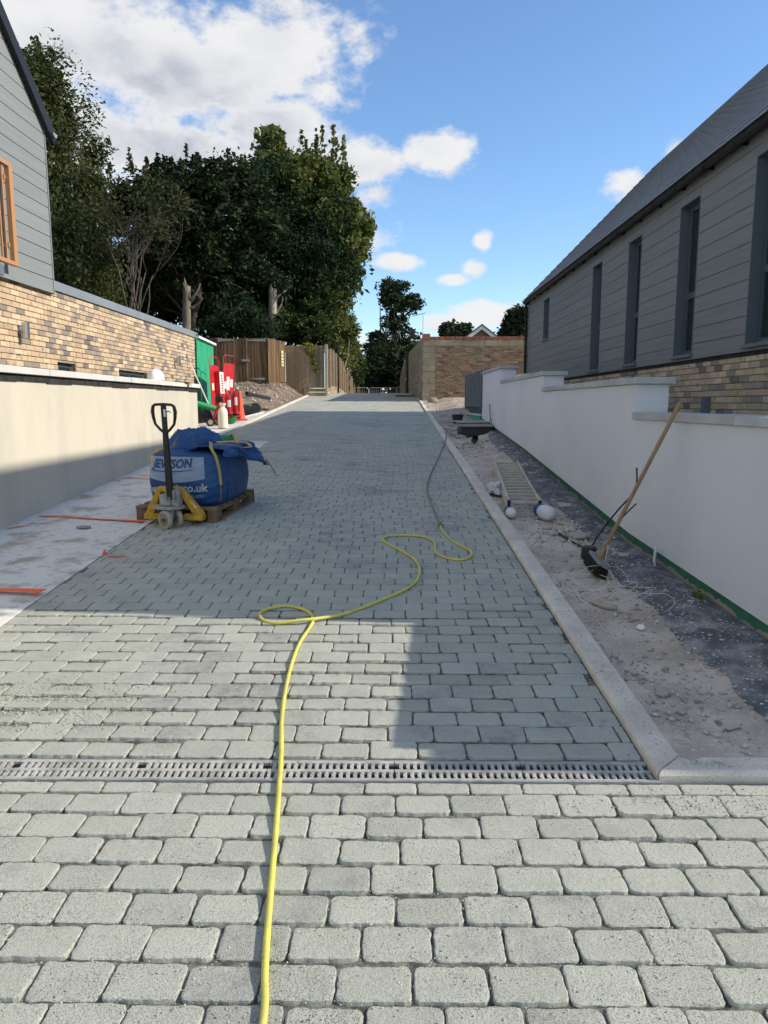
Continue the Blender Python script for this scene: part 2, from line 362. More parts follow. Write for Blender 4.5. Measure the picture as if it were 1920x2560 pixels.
class MB:
    """collects shapes into one mesh"""
    def __init__(s): s.v = []; s.f = []
    def add(s, vs_, fs_):
        k = len(s.v); s.v += [tuple(p) for p in vs_]; s.f += [tuple(i + k for i in f) for f in fs_]; return s
    def box(s, x0, x1, y0, y1, z0, z1, M=None):
        vs_ = [Vector(p) for p in ((x0, y0, z0), (x1, y0, z0), (x1, y1, z0), (x0, y1, z0), (x0, y0, z1), (x1, y0, z1), (x1, y1, z1), (x0, y1, z1))]
        if M is not None: vs_ = [M @ p for p in vs_]
        return s.add(vs_, BOXF)
    def prism(s, poly, axis, a, b):
        """poly of 2D points swept along axis from a to b; axis 'x': (y,z), 'y': (x,z), 'z': (x,y)"""
        def P(p, t): return {'x': (t, p[0], p[1]), 'y': (p[0], t, p[1]), 'z': (p[0], p[1], t)}[axis]
        n = len(poly)
        vs_ = [P(p, a) for p in poly] + [P(p, b) for p in poly]
        fs_ = [tuple(range(n))[::-1], tuple(range(n, 2 * n))] + [(i, (i + 1) % n, n + (i + 1) % n, n + i) for i in range(n)]
        return s.add(vs_, fs_)
    def tube(s, pts, r, n=8, cap=True, flat=None):
        pts = [Vector(p) for p in pts]; m = len(pts)
        rs = r if isinstance(r, (list, tuple)) else [r] * m
        up = Vector((0, 0, 1)); rings = []; prev = None
        for i, p in enumerate(pts):
            t = (pts[min(i + 1, m - 1)] - pts[max(i - 1, 0)])
            if t.length < 1e-9: t = Vector((0, 0, 1))
            t.normalize()
            if prev is None:
                a = up.cross(t)
                if a.length < .05: a = Vector((1, 0, 0)).cross(t)
            else: a = prev - t * prev.dot(t)
            a.normalize(); b = t.cross(a); prev = a
            fa, fb = (1, 1) if flat is None else flat
            rings.append([p + (a * math.cos(2 * math.pi * k / n) * fa + b * math.sin(2 * math.pi * k / n) * fb) * rs[i] for k in range(n)])
        vs_ = [q for ring in rings for q in ring]
        fs_ = [(i * n + k, i * n + (k + 1) % n, (i + 1) * n + (k + 1) % n, (i + 1) * n + k) for i in range(m - 1) for k in range(n)]
        if cap: fs_ += [tuple(range(n))[::-1], tuple(range((m - 1) * n, m * n))]
        return s.add(vs_, fs_)
    def lathe(s, prof, c=(0, 0, 0), n=20, M=None):
        """prof: (radius, z) pairs"""
        c = Vector(c); vs_ = []
        for (r, z) in prof:
            for k in range(n):
                p = Vector((r * math.cos(2 * math.pi * k / n), r * math.sin(2 * math.pi * k / n), z))
                vs_.append((M @ p if M is not None else p) + c)
        m = len(prof)
        fs_ = [(i * n + k, i * n + (k + 1) % n, (i + 1) * n + (k + 1) % n, (i + 1) * n + k) for i in range(m - 1) for k in range(n)]
        fs_ += [tuple(range(n))[::-1], tuple(range((m - 1) * n, m * n))]
        return s.add(vs_, fs_)
    def grid(s, fn, nu, nv):
        vs_ = [fn(i / nu, j / nv) for j in range(nv + 1) for i in range(nu + 1)]
        w = nu + 1
        return s.add(vs_, [(j * w + i, j * w + i + 1, (j + 1) * w + i + 1, (j + 1) * w + i) for j in range(nv) for i in range(nu)])
    def build(s, name, material, parent=None, smooth=False, local=False, bevel=0.0, solid=0.0, seg=2):
        off = Vector((0, 0, 0)) if (local or parent is None) else ORG.get(parent.name, Vector((0, 0, 0)))
        me = bpy.data.meshes.new(name)
        me.from_pydata([(p[0] - off.x, p[1] - off.y, p[2] - off.z) for p in s.v], [], s.f); me.update()
        o = bpy.data.objects.new(name, me); link(o, parent)
        me.materials.append(MATS[material] if isinstance(material, str) else material)
        if smooth:
            me.shade_smooth()
            if smooth != 'all': me.set_sharp_from_angle(angle=R(38))
        if solid:
            md = o.modifiers.new('thickness', 'SOLIDIFY'); md.thickness = solid; md.offset = 0
        if bevel:
            md = o.modifiers.new('bevel', 'BEVEL'); md.width = bevel; md.segments = seg; md.limit_method = 'ANGLE'; md.angle_limit = R(40)
        return o


BOXF = [(0, 3, 2, 1), (4, 5, 6, 7), (0, 1, 5, 4), (1, 2, 6, 5), (2, 3, 7, 6), (3, 0, 4, 7)]


def np_obj(name, V, F, material, parent=None, smooth=False):
    """numpy arrays to one mesh; F is (n,3) or (n,4)"""
    V = np.asarray(V, np.float32); F = np.asarray(F, np.int32); k = F.shape[1]
    me = bpy.data.meshes.new(name)
    me.vertices.add(len(V)); me.vertices.foreach_set('co', V.ravel())
    me.loops.add(F.size); me.loops.foreach_set('vertex_index', F.ravel())
    me.polygons.add(len(F)); me.polygons.foreach_set('loop_start', np.arange(len(F), dtype=np.int32) * k)
    me.update(calc_edges=True)
    me.materials.append(MATS[material])
    if smooth: me.shade_smooth()
    o = bpy.data.objects.new(name, me); link(o, parent)
    return o


_Y = [-400, -3, 0, 33, 35, 37, 40, 45, 50, 56, 70, 120, 400, 4000]
_Z = [-1.0, -.18, 0, 1.98, 2.07, 2.09, 2.05, 1.85, 1.55, 1.15, .7, 0, -1.5, -6]


def gz(y): return float(np.interp(y, _Y, _Z))


def wob(x, y, s=1.0, seed=0.0):
    """cheap smooth noise in -1..1"""
    x = x * s + seed; y = y * s - seed * 1.7
    return (math.sin(1.7 * x + 2.3 * math.sin(.9 * y + 1.1)) + math.sin(2.1 * y + 1.9 * math.sin(1.3 * x + .4)) + .6 * math.sin(4.3 * x + 3.1 * y) + .5 * math.sin(5.9 * y - 4.7 * x + 1.3)) / 3.1


# ------------------------------------------------------------------ ground sheet
def ground():
    xs = np.unique(np.concatenate([np.linspace(-3000, -60, 14), np.linspace(-60, 60, 49), np.linspace(60, 3000, 14)]))
    ys = np.unique(np.concatenate([np.linspace(-400, -5, 8), np.linspace(-5, 60, 66), np.linspace(60, 140, 17), np.linspace(140, 4000, 20)]))
    V = [(x, y, gz(y) - .075 - (.12 if x < -3.7 and y < 14 else 0)) for y in ys for x in xs]
    w = len(xs)
    F = [(j * w + i, j * w + i + 1, (j + 1) * w + i + 1, (j + 1) * w + i) for j in range(len(ys) - 1) for i in range(w - 1)]
    return tag(np_obj('ground', V, F, 'far_ground'), kind='structure')


ground()

# ------------------------------------------------------------------ road of block pavers
RX0, RX1, SLAB_X, SLAB_Y = -3.50, 1.012, -2.35, 14.33
road = MB()
ysr = [-1.5, 2.64, 2.80, 6, 10, 14.33, 18, 22, 26, 30, 33, 35, 37]
for a, b in zip(ysr[:-1], ysr[1:]):
    if (a, b) == (2.64, 2.80): continue
    x0 = -6 if b <= 2.64 else (SLAB_X if b <= SLAB_Y else RX0); x1 = 6 if b <= 2.64 else RX1 + .02
    road.add([(x0, a, gz(a) - .0085), (x1, a, gz(a) - .0085), (x1, b, gz(b) - .0085), (x0, b, gz(b) - .0085)], [(0, 1, 2, 3)])
road = tag(road.build('road', 'joint'), kind='structure')
PW, PD, PF = .1968, .1375, .1302


def paver_outline(w, d, rich, rs):
    """rounded, rumbled outline"""
    hw, hd = w / 2, d / 2; pts = []
    if rich:                  # ragged, tumbled edge
        n = 48; rc = rs.uniform(.013, .021); ph = [rs.uniform(0, 6.28) for _ in range(4)]; sx, sy = w - 2 * rc, d - 2 * rc; arc = math.pi / 2 * rc; per = 2 * (sx + sy) + 4 * arc
        for i in range(n):
            q = per * i / n; a = 2 * math.pi * i / n; k = .0008 * (math.sin(5 * a + ph[0]) + math.sin(9 * a + ph[1])) + rs.uniform(-.0016, .0010)
            for (cx, cy, ex, ey, l, a0) in ((hw - rc, -hd + rc, 1, 0, sy, 0), (hw - rc, hd - rc, 0, 1, sx, 90), (-hw + rc, hd - rc, -1, 0, sy, 180), (-hw + rc, -hd + rc, 0, -1, sx, 270)):
                if q <= l: x, y = (cx + ex * (rc + k) - ey * q, cy + ey * (rc + k) + ex * q); break
                q -= l
                if q <= arc:
                    b = R(a0) + q / rc; qx, qy = (cx - ey * l, cy + ex * l); x, y = qx + (rc + k) * math.cos(b), qy + (rc + k) * math.sin(b); break
                q -= arc
            pts.append([x, y])
        return pts
    rc = rs.uniform(.012, .020)
    for (sx, sy, a0) in ((1, -1, -90), (1, 1, 0), (-1, 1, 90), (-1, -1, 180)):
        cx, cy = sx * (hw - rc), sy * (hd - rc)
        for k in range(3 if rich else 2):
            a = R(a0 + (15 + 30 * k if rich else 90 * k)); pts.append([cx + rc * math.cos(a), cy + rc * math.sin(a)])
        if rich:  # midpoints along the next edge
            nx, ny = {(1, -1): (hw, 0), (1, 1): (0, hd), (-1, 1): (-hw, 0), (-1, -1): (0, -hd)}[(sx, sy)]
            if nx == 0:
                for q in ((.5, .0, -.5) if sx > 0 else (-.5, .0, .5)): pts.append([q * hw, ny])
            else:
                for q in ((-.33, .33) if sx > 0 else (.33, -.33)): pts.append([nx, q * hd])
    j = .0022 if rich else .0012
    return [[x + rs.uniform(-j, j), y + rs.uniform(-j, j)] for x, y in pts]


def paver_mesh(w, d, rich, rs):
    o = paver_outline(w, d, rich, rs); n = len(o); V = []; F = []
    ins = rs.uniform(.0025, .0045)
    if rich:
        for (x, y) in o: V.append((x * (1 - .013 / (w / 2)), y * (1 - .013 / (d / 2)), 0))
    for (x, y) in o:
        L = math.hypot(x, y); V.append((x - x / L * ins, y - y / L * ins, rs.uniform(-.0014, -.0002)))
    for (x, y) in o: V.append((x, y, -.0032 + rs.uniform(-.0014, .0014)))
    for (x, y) in o: V.append((x * .985, y * .985, -.035))
    for r_ in range(3 if rich else 2):
        for i in range(n): F.append((r_ * n + i, (r_ + 1) * n + i, (r_ + 1) * n + (i + 1) % n, r_ * n + (i + 1) % n))
    F.append(tuple(range(n)))
    return V, F


def pavers():
    rs = random.Random(3); cells = []
    y = 2.628 - .068; rows = []
    rows.append((2.594, .068))                     # cut course against the drain
    yy = 2.594 - .034 - PF / 2
    while yy > -1.3: rows.append((yy, PF)); yy -= PF
    yy = 2.803 + PD / 2
    while yy < 36.6: rows.append((yy, PD)); yy += PD
    for k, (yc, dep) in enumerate(rows):
        near = yc < 2.7
        x0 = -5.0 if near else (SLAB_X if yc < SLAB_Y + .02 else RX0)
        x1 = 5.0 if near else RX1
        off = (k % 2) * .5 * PW + rs.uniform(-.022, .022) + .03 * math.sin(yc * 1.3)
        x = x0 - PW + (off % PW)
        while x < x1:
            a, b = max(x, x0), min(x + PW, x1)
            x += PW
            if b - a < .035: continue
            cells.append(((a + b) / 2, yc, b - a, dep))
    gap = .0040; gx = .0064
    mx = [bpy.data.meshes.new('paver') for _ in range(14)]
    for i, me in enumerate(mx):
        r2 = random.Random(100 + i); V, F = paver_mesh(PW - gx, PD - gap, True, r2)
        me.from_pydata(V, [], F); me.update(); me.materials.append(MATS['paver'])
    big = []
    for i, (x, yc, w, d) in enumerate(cells):
        if abs(w - PW) < 1e-6 and d in (PD, PF):
            p = project((x, yc, gz(yc)))
            if p and -60 < p[0] < 1980 and -10 < p[1] < 2620: big.append((-p[1], i))
    big.sort(); chosen = set(i for _, i in big[:300])
    tilt = math.atan(SLOPE)
    V = []; Fq = []; Ft = []
    lib = [paver_mesh(PW - gx, PD - gap, False, random.Random(500 + i)) for i in range(24)]
    libr = [paver_mesh(PW - gx, PD - gap, True, random.Random(700 + i)) for i in range(24)]
    faces = []; verts = []
    for i, (x, yc, w, d) in enumerate(cells):
        if i in chosen:
            o = bpy.data.objects.new('paver', mx[rs.randrange(14)]); COL.objects.link(o); o.parent = road
            o.location = (x + rs.uniform(-.002, .002), yc + rs.uniform(-.002, .002), gz(yc) + rs.uniform(-.0015, .0015))
            o.scale = (1, (d - gap) / (PD - gap), 1)
            o.rotation_euler = (tilt + rs.uniform(-.008, .008), rs.uniform(-.008, .008), rs.uniform(-.012, .012) + (math.pi if rs.random() < .5 else 0))
            continue
        rich = yc < 7.5
        Vm, Fm = (libr if rich else lib)[rs.randrange(24)]
        sx = (w - gx) / (PW - gx); sy = (d - gap) / (PD - gap)
        z0 = gz(yc) + rs.uniform(-.0015, .0015); rx = rs.uniform(-.006, .006); ry = rs.uniform(-.006, .006); sg = 1 if rs.random() < .5 else -1
        sl_ = (gz(yc + .05) - gz(yc - .05)) / .1
        k = len(verts)
        for (px, py, pz) in Vm:
            px *= sx * sg; py *= sy * sg
            verts.append((x + px, yc + py, z0 + pz + (sl_ + rx) * py + ry * px))
        faces += [tuple(q + k for q in f) for f in Fm]
    me = bpy.data.meshes.new('paver_field'); me.from_pydata(verts, [], faces); me.update(); me.materials.append(MATS['paver'])
    o = bpy.data.objects.new('paver_field', me); link(o, road); tag(o, kind='stuff')


pavers()


# loose jointing grit lying on the blocks
def octa(P, S, name, material, parent=None, flat=.6):
    """small irregular stones at P with sizes S"""
    n = len(P)
    base = np.array([(1, 0, 0), (-1, 0, 0), (0, 1, 0), (0, -1, 0), (0, 0, 1), (0, 0, -1)], float)
    J = rng.uniform(.65, 1.25, (n, 6, 1)) * base[None] + rng.normal(0, .14, (n, 6, 3))
    a = rng.uniform(0, 6.28, n); c, s_ = np.cos(a), np.sin(a)
    X = J[:, :, 0] * c[:, None] - J[:, :, 1] * s_[:, None]; Y = J[:, :, 0] * s_[:, None] + J[:, :, 1] * c[:, None]
    J = np.stack([X, Y, J[:, :, 2] * flat], -1) * np.asarray(S)[:, None, None]
    V = (np.asarray(P)[:, None, :] + J).reshape(-1, 3)
    f = np.array([(0, 2, 4), (2, 1, 4), (1, 3, 4), (3, 0, 4), (2, 0, 5), (1, 2, 5), (3, 1, 5), (0, 3, 5)])
    F = (np.arange(n)[:, None, None] * 6 + f[None]).reshape(-1, 3)
    return np_obj(name, V, F, material, parent)


def grit():
    P = []
    def put(x, y, s, z=None):
        P.append((x, y, (gz(y) if z is None else z) + s * .35, s))
    r = random.Random(21)
    for _ in range(9000):                           # general sprinkle near the camera
        x = r.uniform(-2.3, 2.6); y = r.uniform(1.0, 4.6) if r.random() < .8 else r.uniform(4.6, 8)
        if y > 2.6 and x > 1.0: continue
        if wob(x, y, 2.2, 1) + .5 * wob(x, y, 6, 4) < .05: continue
        put(x, y, r.uniform(.0013, .0032) * (1.4 if r.random() < .15 else 1))
    for (cx, cy, sx, sy, n, smax) in [(-1.62, 3.25, .34, .15, 3800, .0052), (1.2, 2.5, .34, .05, 520, .0045), (1.5, 2.3, .35, .14, 420, .004), (1.25, 2.15, .25, .12, 300, .0035),
            (-.3, 1.62, .5, .2, 900, .004), (.5, 1.75, .3, .15, 420, .0035), (-1.0, 1.75, .35, .16, 520, .0032), (.96, 3.6, .05, .6, 500, .0035),
            (.95, 6.5, .07, 2.2, 900, .004), (.9, 10.5, .08, 2.2, 500, .005), (-1.35, 8.0, .25, .3, 700, .004), (-2.2, 5.1, .08, .9, 500, .0035), (.1, 2.1, .12, .1, 160, .003), (-.1, 1.95, .3, .06, 240, .003)]:
        for _ in range(n):
            x = r.gauss(cx, sx); y = r.gauss(cy, sy)
            if x > 1.0 and y > 2.6: continue
            put(x, y, r.uniform(.0016, smax * 1.25) * (.6 + .4 * r.random()))
    for (cx, cy, sx, sy, n) in [(1.25, 2.71, .06, .018, 90), (1.08, 3.4, .025, .25, 130), (1.09, 5.0, .025, .7, 160), (1.09, 8.8, .025, 1.6, 200), (1.09, 12, .03, 1.5, 140)]:
        for _ in range(n):
            x = r.gauss(cx, sx); y = r.gauss(cy, sy)
            if not (1.05 < x < 1.5): continue
            put(x, y, r.uniform(.002, .0045), gz(y) + .037)
    P = np.array(P); o = octa(P[:, :3], P[:, 3], 'grit', 'grit'); tag(o, 'fine pale jointing grit scattered over the paving blocks', 'grit', kind='stuff')


grit()


# ------------------------------------------------------------------ channel drain with slotted grates
def drain():
    t = thing('channel_drain', 'slotted grey channel drain running across the paved drive', 'drain', (0, 2.72, gz(2.72)))
    y0, y1 = 2.634, 2.799; zt = gz(2.717) - .003
    m = MB(); xa, xb = -2.6, 1.02
    m.box(xa, xb, y0 + .005, y1 - .005, zt - .12, zt - .10)
    m.box(xa, xb, y0, y0 + .012, zt - .12, zt + .0015); m.box(xa, xb, y1 - .012, y1, zt - .12, zt + .0015)
    m.build('channel', 'cast_grey', t)
    g = MB(); L = .5; p = .0278; y0 += .014; y1 -= .014; ym = (y0 + y1) / 2
    for (a, b) in ((y0, y0 + .016), (ym - .009, ym + .009), (y1 - .016, y1)): g.box(0, L - .004, a - ym, b - ym, -.012, 0)
    k = 0; x = .004
    while x < L - .012:
        for row, (a, b) in enumerate(((y0 + .016, ym - .009), (ym + .009, y1 - .016))):
            xx = x + (.012 if row else 0)
            if xx > L - .016: continue
            g.box(xx, xx + .0145, a - ym, b - ym, -.012, -.0008)
            g.lathe([(.0045, 0), (.0032, .003)], (xx + .007, a - ym + .008, -.0008), 6); g.lathe([(.0045, 0), (.0032, .003)], (xx + .007, b - ym - .008, -.0008), 6)
        x += p
    first = None; xs = xb - .003 - L
    while xs > xa - .3:
        if first is None:
            first = g.build('grate', 'drain_metal', t, local=True); o = first
        else:
            o = bpy.data.objects.new('grate', first.data); link(o, t)
        o.location = (xs - ORG[t.name].x, ym - ORG[t.name].y, zt - ORG[t.name].z); o.rotation_euler = (math.atan(SLOPE), 0, 0)
        xs -= L


drain()


# ------------------------------------------------------------------ kerbs, slab
def kerbs():
    KH = .036
    bed = tag(MB().box(1.04, 1.15, 2.68, 31, -.5, -.4).build('kerb', 'kerb_stone'), kind='structure')
    def stone(y0, y1, xa, xb, mitre=0, flip=False):
        m = MB(); prof = [(0, -.06), (0, KH - .018), (.006, KH - .007), (.016, KH), (1, KH), (1, -.06)]
        w = xb - xa; V = []
        for (yy, far) in ((y0, 0), (y1, 1)):
            for (px, pz) in prof:
                X = xa + (px if px < 1 else w)
                if flip: X = xb - (px if px < 1 else w)
                Y = yy + ((mitre * (X - xa)) if not far else 0)
                V.append((X, Y, gz(Y) + pz))
        n = len(prof)
        m.add(V, [tuple(range(n)), tuple(range(n, 2 * n))[::-1]] + [(i, i + n, (i + 1) % n + n, (i + 1) % n) for i in range(n)])
        return m
    y = 2.655; r = random.Random(5); first = True
    while y < 31:
        L = .91; j = r.uniform(-.003, .003)
        stone(y, y + L - .006, 1.017 + j, 1.135 + j, 1.0 if first else 0).build('kerb_stone', 'kerb_stone', bed); y += L; first = False
    # the kerb turning along the front of the bed
    x = 1.017; first = True
    while x < 4.6:
        L = .91; V = []; prof = [(0, -.06), (0, KH - .018), (.006, KH - .007), (.016, KH), (.115, KH), (.115, -.06)]
        for (xx, far) in ((x, 0), (x + L - .006, 1)):
            for (py, pz) in prof:
                X = xx + ((py + .004) if (first and not far) else 0); Y = 2.652 + py; V.append((X, Y, gz(2.66) + pz))
        n = 6
        MB().add(V, [tuple(range(n))[::-1], tuple(range(n, 2 * n))] + [(i, (i + 1) % n, (i + 1) % n + n, i + n) for i in range(n)]).build('kerb_stone', 'kerb_stone', bed)
        x += L; first = False
    y = SLAB_Y + .05
    while y < 31.8:
        stone(y, y + .904, RX0 - .115, RX0 - .004, 0, True).build('kerb_stone', 'kerb_stone', bed); y += .91
    s = MB()
    ys_ = list(np.arange(-1.5, 14.4, .25)) + [SLAB_Y]
    for a, b in zip(ys_[:-1], ys_[1:]):
        s.add([(-3.66, a, gz(a) + .004), (SLAB_X - .006, a, gz(a) + .002), (SLAB_X - .006, b, gz(b) + .002), (-3.66, b, gz(b) + .004)], [(0, 1, 2, 3)])
    s.add([(SLAB_X - .006, -1.5, gz(-1.5) + .002), (SLAB_X - .006, -1.5, -.4), (SLAB_X - .006, SLAB_Y, gz(SLAB_Y) - .2), (SLAB_X - .006, SLAB_Y, gz(SLAB_Y) + .002)], [(0, 1, 2, 3)])
    tag(s.build('concrete_slab', 'slab'), kind='structure')
    # concrete beside the left kerb
    s = MB()
    for a in np.arange(14.05, 22.5, .5):
        b = a + .5
        s.add([(-5.0, a, gz(a) + .012), (RX0 - .10, a, gz(a) + .022), (RX0 - .10, b, gz(b) + .022), (-5.0, b, gz(b) + .012)], [(0, 1, 2, 3)])
    tag(s.build('pavement_edge', 'slab'), kind='structure')


kerbs()


# ------------------------------------------------------------------ earth bed on the right, soil heap on the left
def earth_h(x, y):
    h = gz(y) + .012 + .022 * wob(x, y, 1.6, 2) + .012 * wob(x, y, 5.1, 5)
    if y > 10: h += .02 * min(1, (y - 10) / 4)
    if x > 1.45:
        k = min(1, (x - 1.45) / .5); k = k * k * (3 - 2 * k); h += k * (float(np.interp(y, [2.7, 3.8, 6.5, 11.6, 14.6, 17.3], [.205, .255, .345, .785, .985, 1.17])) - h) if y < 17.3 else 0
    h -= .35 * math.exp(-((x - 1.62) / .30) ** 2 - ((y - 15.6) / .5) ** 2)
    if y > 17.5 and x > 1.5: h += .10 * min(1, (y - 17.5) / 3) * min(1, (x - 1.5) / .5)
    return h


MEM = []


def earth():
    xs = np.linspace(1.125, 2.12, 34); ys = np.concatenate([np.arange(2.74, 8, .035), np.arange(8, 17.4, .09)])
    V = [(x, y, earth_h(x, y) + random.uniform(-.004, .004)) for y in ys for x in xs]; w = len(xs)
    F = [(j * w + i, j * w + i + 1, (j + 1) * w + i + 1, (j + 1) * w + i) for j in range(len(ys) - 1) for i in range(w - 1)]
    tag(np_obj('earth_bed', V, F, 'earth', smooth=True), kind='structure')
    xs = np.linspace(1.14, 9.5, 60); ys = np.arange(17.35, 31.5, .16)
    V = [(x, y, earth_h(x, y) + .05 * wob(x, y, 2.2, 8) * min(1, max(0, x - 1.3)) + random.uniform(-.012, .012)) for y in ys for x in xs]; w = len(xs)
    F = [(j * w + i, j * w + i + 1, (j + 1) * w + i + 1, (j + 1) * w + i) for j in range(len(ys) - 1) for i in range(w - 1)]
    tag(np_obj('earth_ground', V, F, 'earth_pale', smooth=True), kind='structure')
    # soil heap in front of the timber gates
    xs = np.linspace(-12, -3.58, 90); ys = np.arange(19.0, 36, .15)
    def hh(x, y):
        e = min(1, max(0, (-3.6 - x) / .9)); f = min(1, max(0, (y - 20.6) / 3.5)); e = e * e * (3 - 2 * e)
        base = gz(min(y, 32)) + .01
        return base + e * f * (.50 + .14 * wob(x, y, 1.1, 3) + .06 * wob(x, y, 3.3, 6)) + .018 * wob(x, y, 7, 2) * e
    V = [(x, y, hh(x, y) + random.uniform(-.015, .015)) for y in ys for x in xs]; w = len(xs)
    F = [(j * w + i, j * w + i + 1, (j + 1) * w + i + 1, (j + 1) * w + i) for j in range(len(ys) - 1) for i in range(w - 1)]
    tag(np_obj('soil_heap', V, F, 'heap_soil', smooth=True), kind='structure')
    # black membrane turned down along the foot of the white wall
    m = MB()
    def mem(u, v):
        y = 2.85 + v * 12.6
        edge = float(np.interp(y, [2.8, 3.05, 3.31, 3.57, 3.9, 4.39, 4.75, 5.15, 5.53, 6.26, 6.86, 7.66, 7.97, 8.26, 8.66, 9.13, 10.2, 10.74, 11.7, 12.25, 13.75, 15.5],
                               [1.62, 1.63, 1.64, 1.66, 1.60, 1.66, 1.67, 1.63, 1.66, 1.75, 1.81, 1.81, 1.73, 1.70, 1.73, 1.68, 1.78, 1.83, 1.82, 1.78, 1.81, 2.0]))
        edge += .010 * math.sin(y * 17 + 2 * math.sin(y * 5)) + .006 * math.sin(y * 43 + 3 * math.sin(y * 9))
        x = edge + u * (2.085 - edge)
        z = earth_h(x, y) + .012 + .030 * wob(x, y, 3.2, 9) * math.sin(math.pi * u) + .012 * u ** 3 + .030 * abs(wob(x, y, 8, 1)) * u * (1 - u) * 2 + .05 * max(0, wob(x, y, 1.9, 14)) * math.sin(math.pi * u) * (1 - .5 * u)
        if u == 0: z = earth_h(x, y) - .004
        return (x, y, z)
    m.grid(mem, 22, 420)
    MEM.append(mem)
    o = m.build('damp_proof_membrane', 'membrane', smooth='all')
    tag(o, 'crumpled black damp-proof sheet along the foot of the white wall', 'plastic sheet')
    # rubble and chips
    P = []; r = random.Random(4)
    for _ in range(5200):
        x = r.uniform(1.17, 1.85); y = 2.8 + 14.4 * r.random() ** 1.5
        if wob(x, y, 2.6, 3) < -.1 and r.random() < .7: continue
        s = r.uniform(.003, .011) * (2.2 if r.random() < .07 else 1); P.append((x, y, earth_h(x, y) + s * .3, s))
    for _ in range(900):
        q = MEM[0](r.random() ** 2.2 * .8, r.random() ** 1.3); s = r.uniform(.003, .012); P.append((q[0], q[1], q[2] + s * .2, s))
    for (cx, cy, n, smax) in [(1.55, 6.6, 60, .035), (1.62, 7.2, 40, .04), (1.75, 6.3, 40, .03), (1.5, 8.4, 30, .025), (1.3, 3.6, 20, .02), (1.45, 3.2, 14, .022), (1.5, 13.6, 60, .045), (1.3, 13.0, 40, .03), (1.4, 16.5, 60, .06), (1.4, 4.4, 24, .02)]:
        for _ in range(n):
            x = min(2.0, max(1.17, r.gauss(cx, .13))); y = r.gauss(cy, .28); s = r.uniform(.006, smax); P.append((x, y, earth_h(x, y) + s * .3, s))
    for _ in range(900):
        x = r.uniform(1.2, 4.5); y = r.uniform(17.4, 27); s = r.uniform(.006, .028) * (1.6 if r.random() < .05 else 1); P.append((x, y, earth_h(x, y) + .05 + s * .2, s))
    for _ in range(900):
        x = r.uniform(-7.5, -3.75); y = r.uniform(21, 30.5); s = r.uniform(.01, .05) * (2.0 if r.random() < .05 else 1); P.append((x, y, hh(x, y) + s * .3, s))
    P = np.array(P); tag(octa(P[:, :3], P[:, 3], 'rubble', 'rubble', flat=.7), 'loose stones and broken rubble strewn over the bare soil', 'rubble', kind='stuff')
    P = []
    for _ in range(650):
        s = r.uniform(.003, .010) * (2.2 if r.random() < .1 else 1); q = MEM[0](.1 + .85 * r.random(), r.random() ** 1.4)
        P.append((q[0], q[1], q[2] + s * .2, s))
    P = np.array(P); tag(octa(P[:, :3], P[:, 3], 'render_crumbs', 'chip', flat=.35), 'white render crumbs fallen on the black membrane', 'debris', kind='stuff')


earth()


# ------------------------------------------------------------------ masonry helper
def piece_mesh(w, h, d=.016, c=.003):
    """front piece of a masonry unit: x along wall, y outwards, z up, centred"""
    a, b = w / 2, h / 2
    V = [(-a + c, d, -b + c), (a - c, d, -b + c), (a - c, d, b - c), (-a + c, d, b - c), (-a, d - c, -b), (a, d - c, -b), (a, d - c, b), (-a, d - c, b), (-a, -.01, -b), (a, -.01, -b), (a, -.01, b), (-a, -.01, b)]
    F = [(3, 2, 1, 0)] + [(i, (i + 1) % 4, 4 + (i + 1) % 4, 4 + i) for i in range(4)] + [(4 + i, 4 + (i + 1) % 4, 8 + (i + 1) % 4, 8 + i) for i in range(4)]
    return V, F


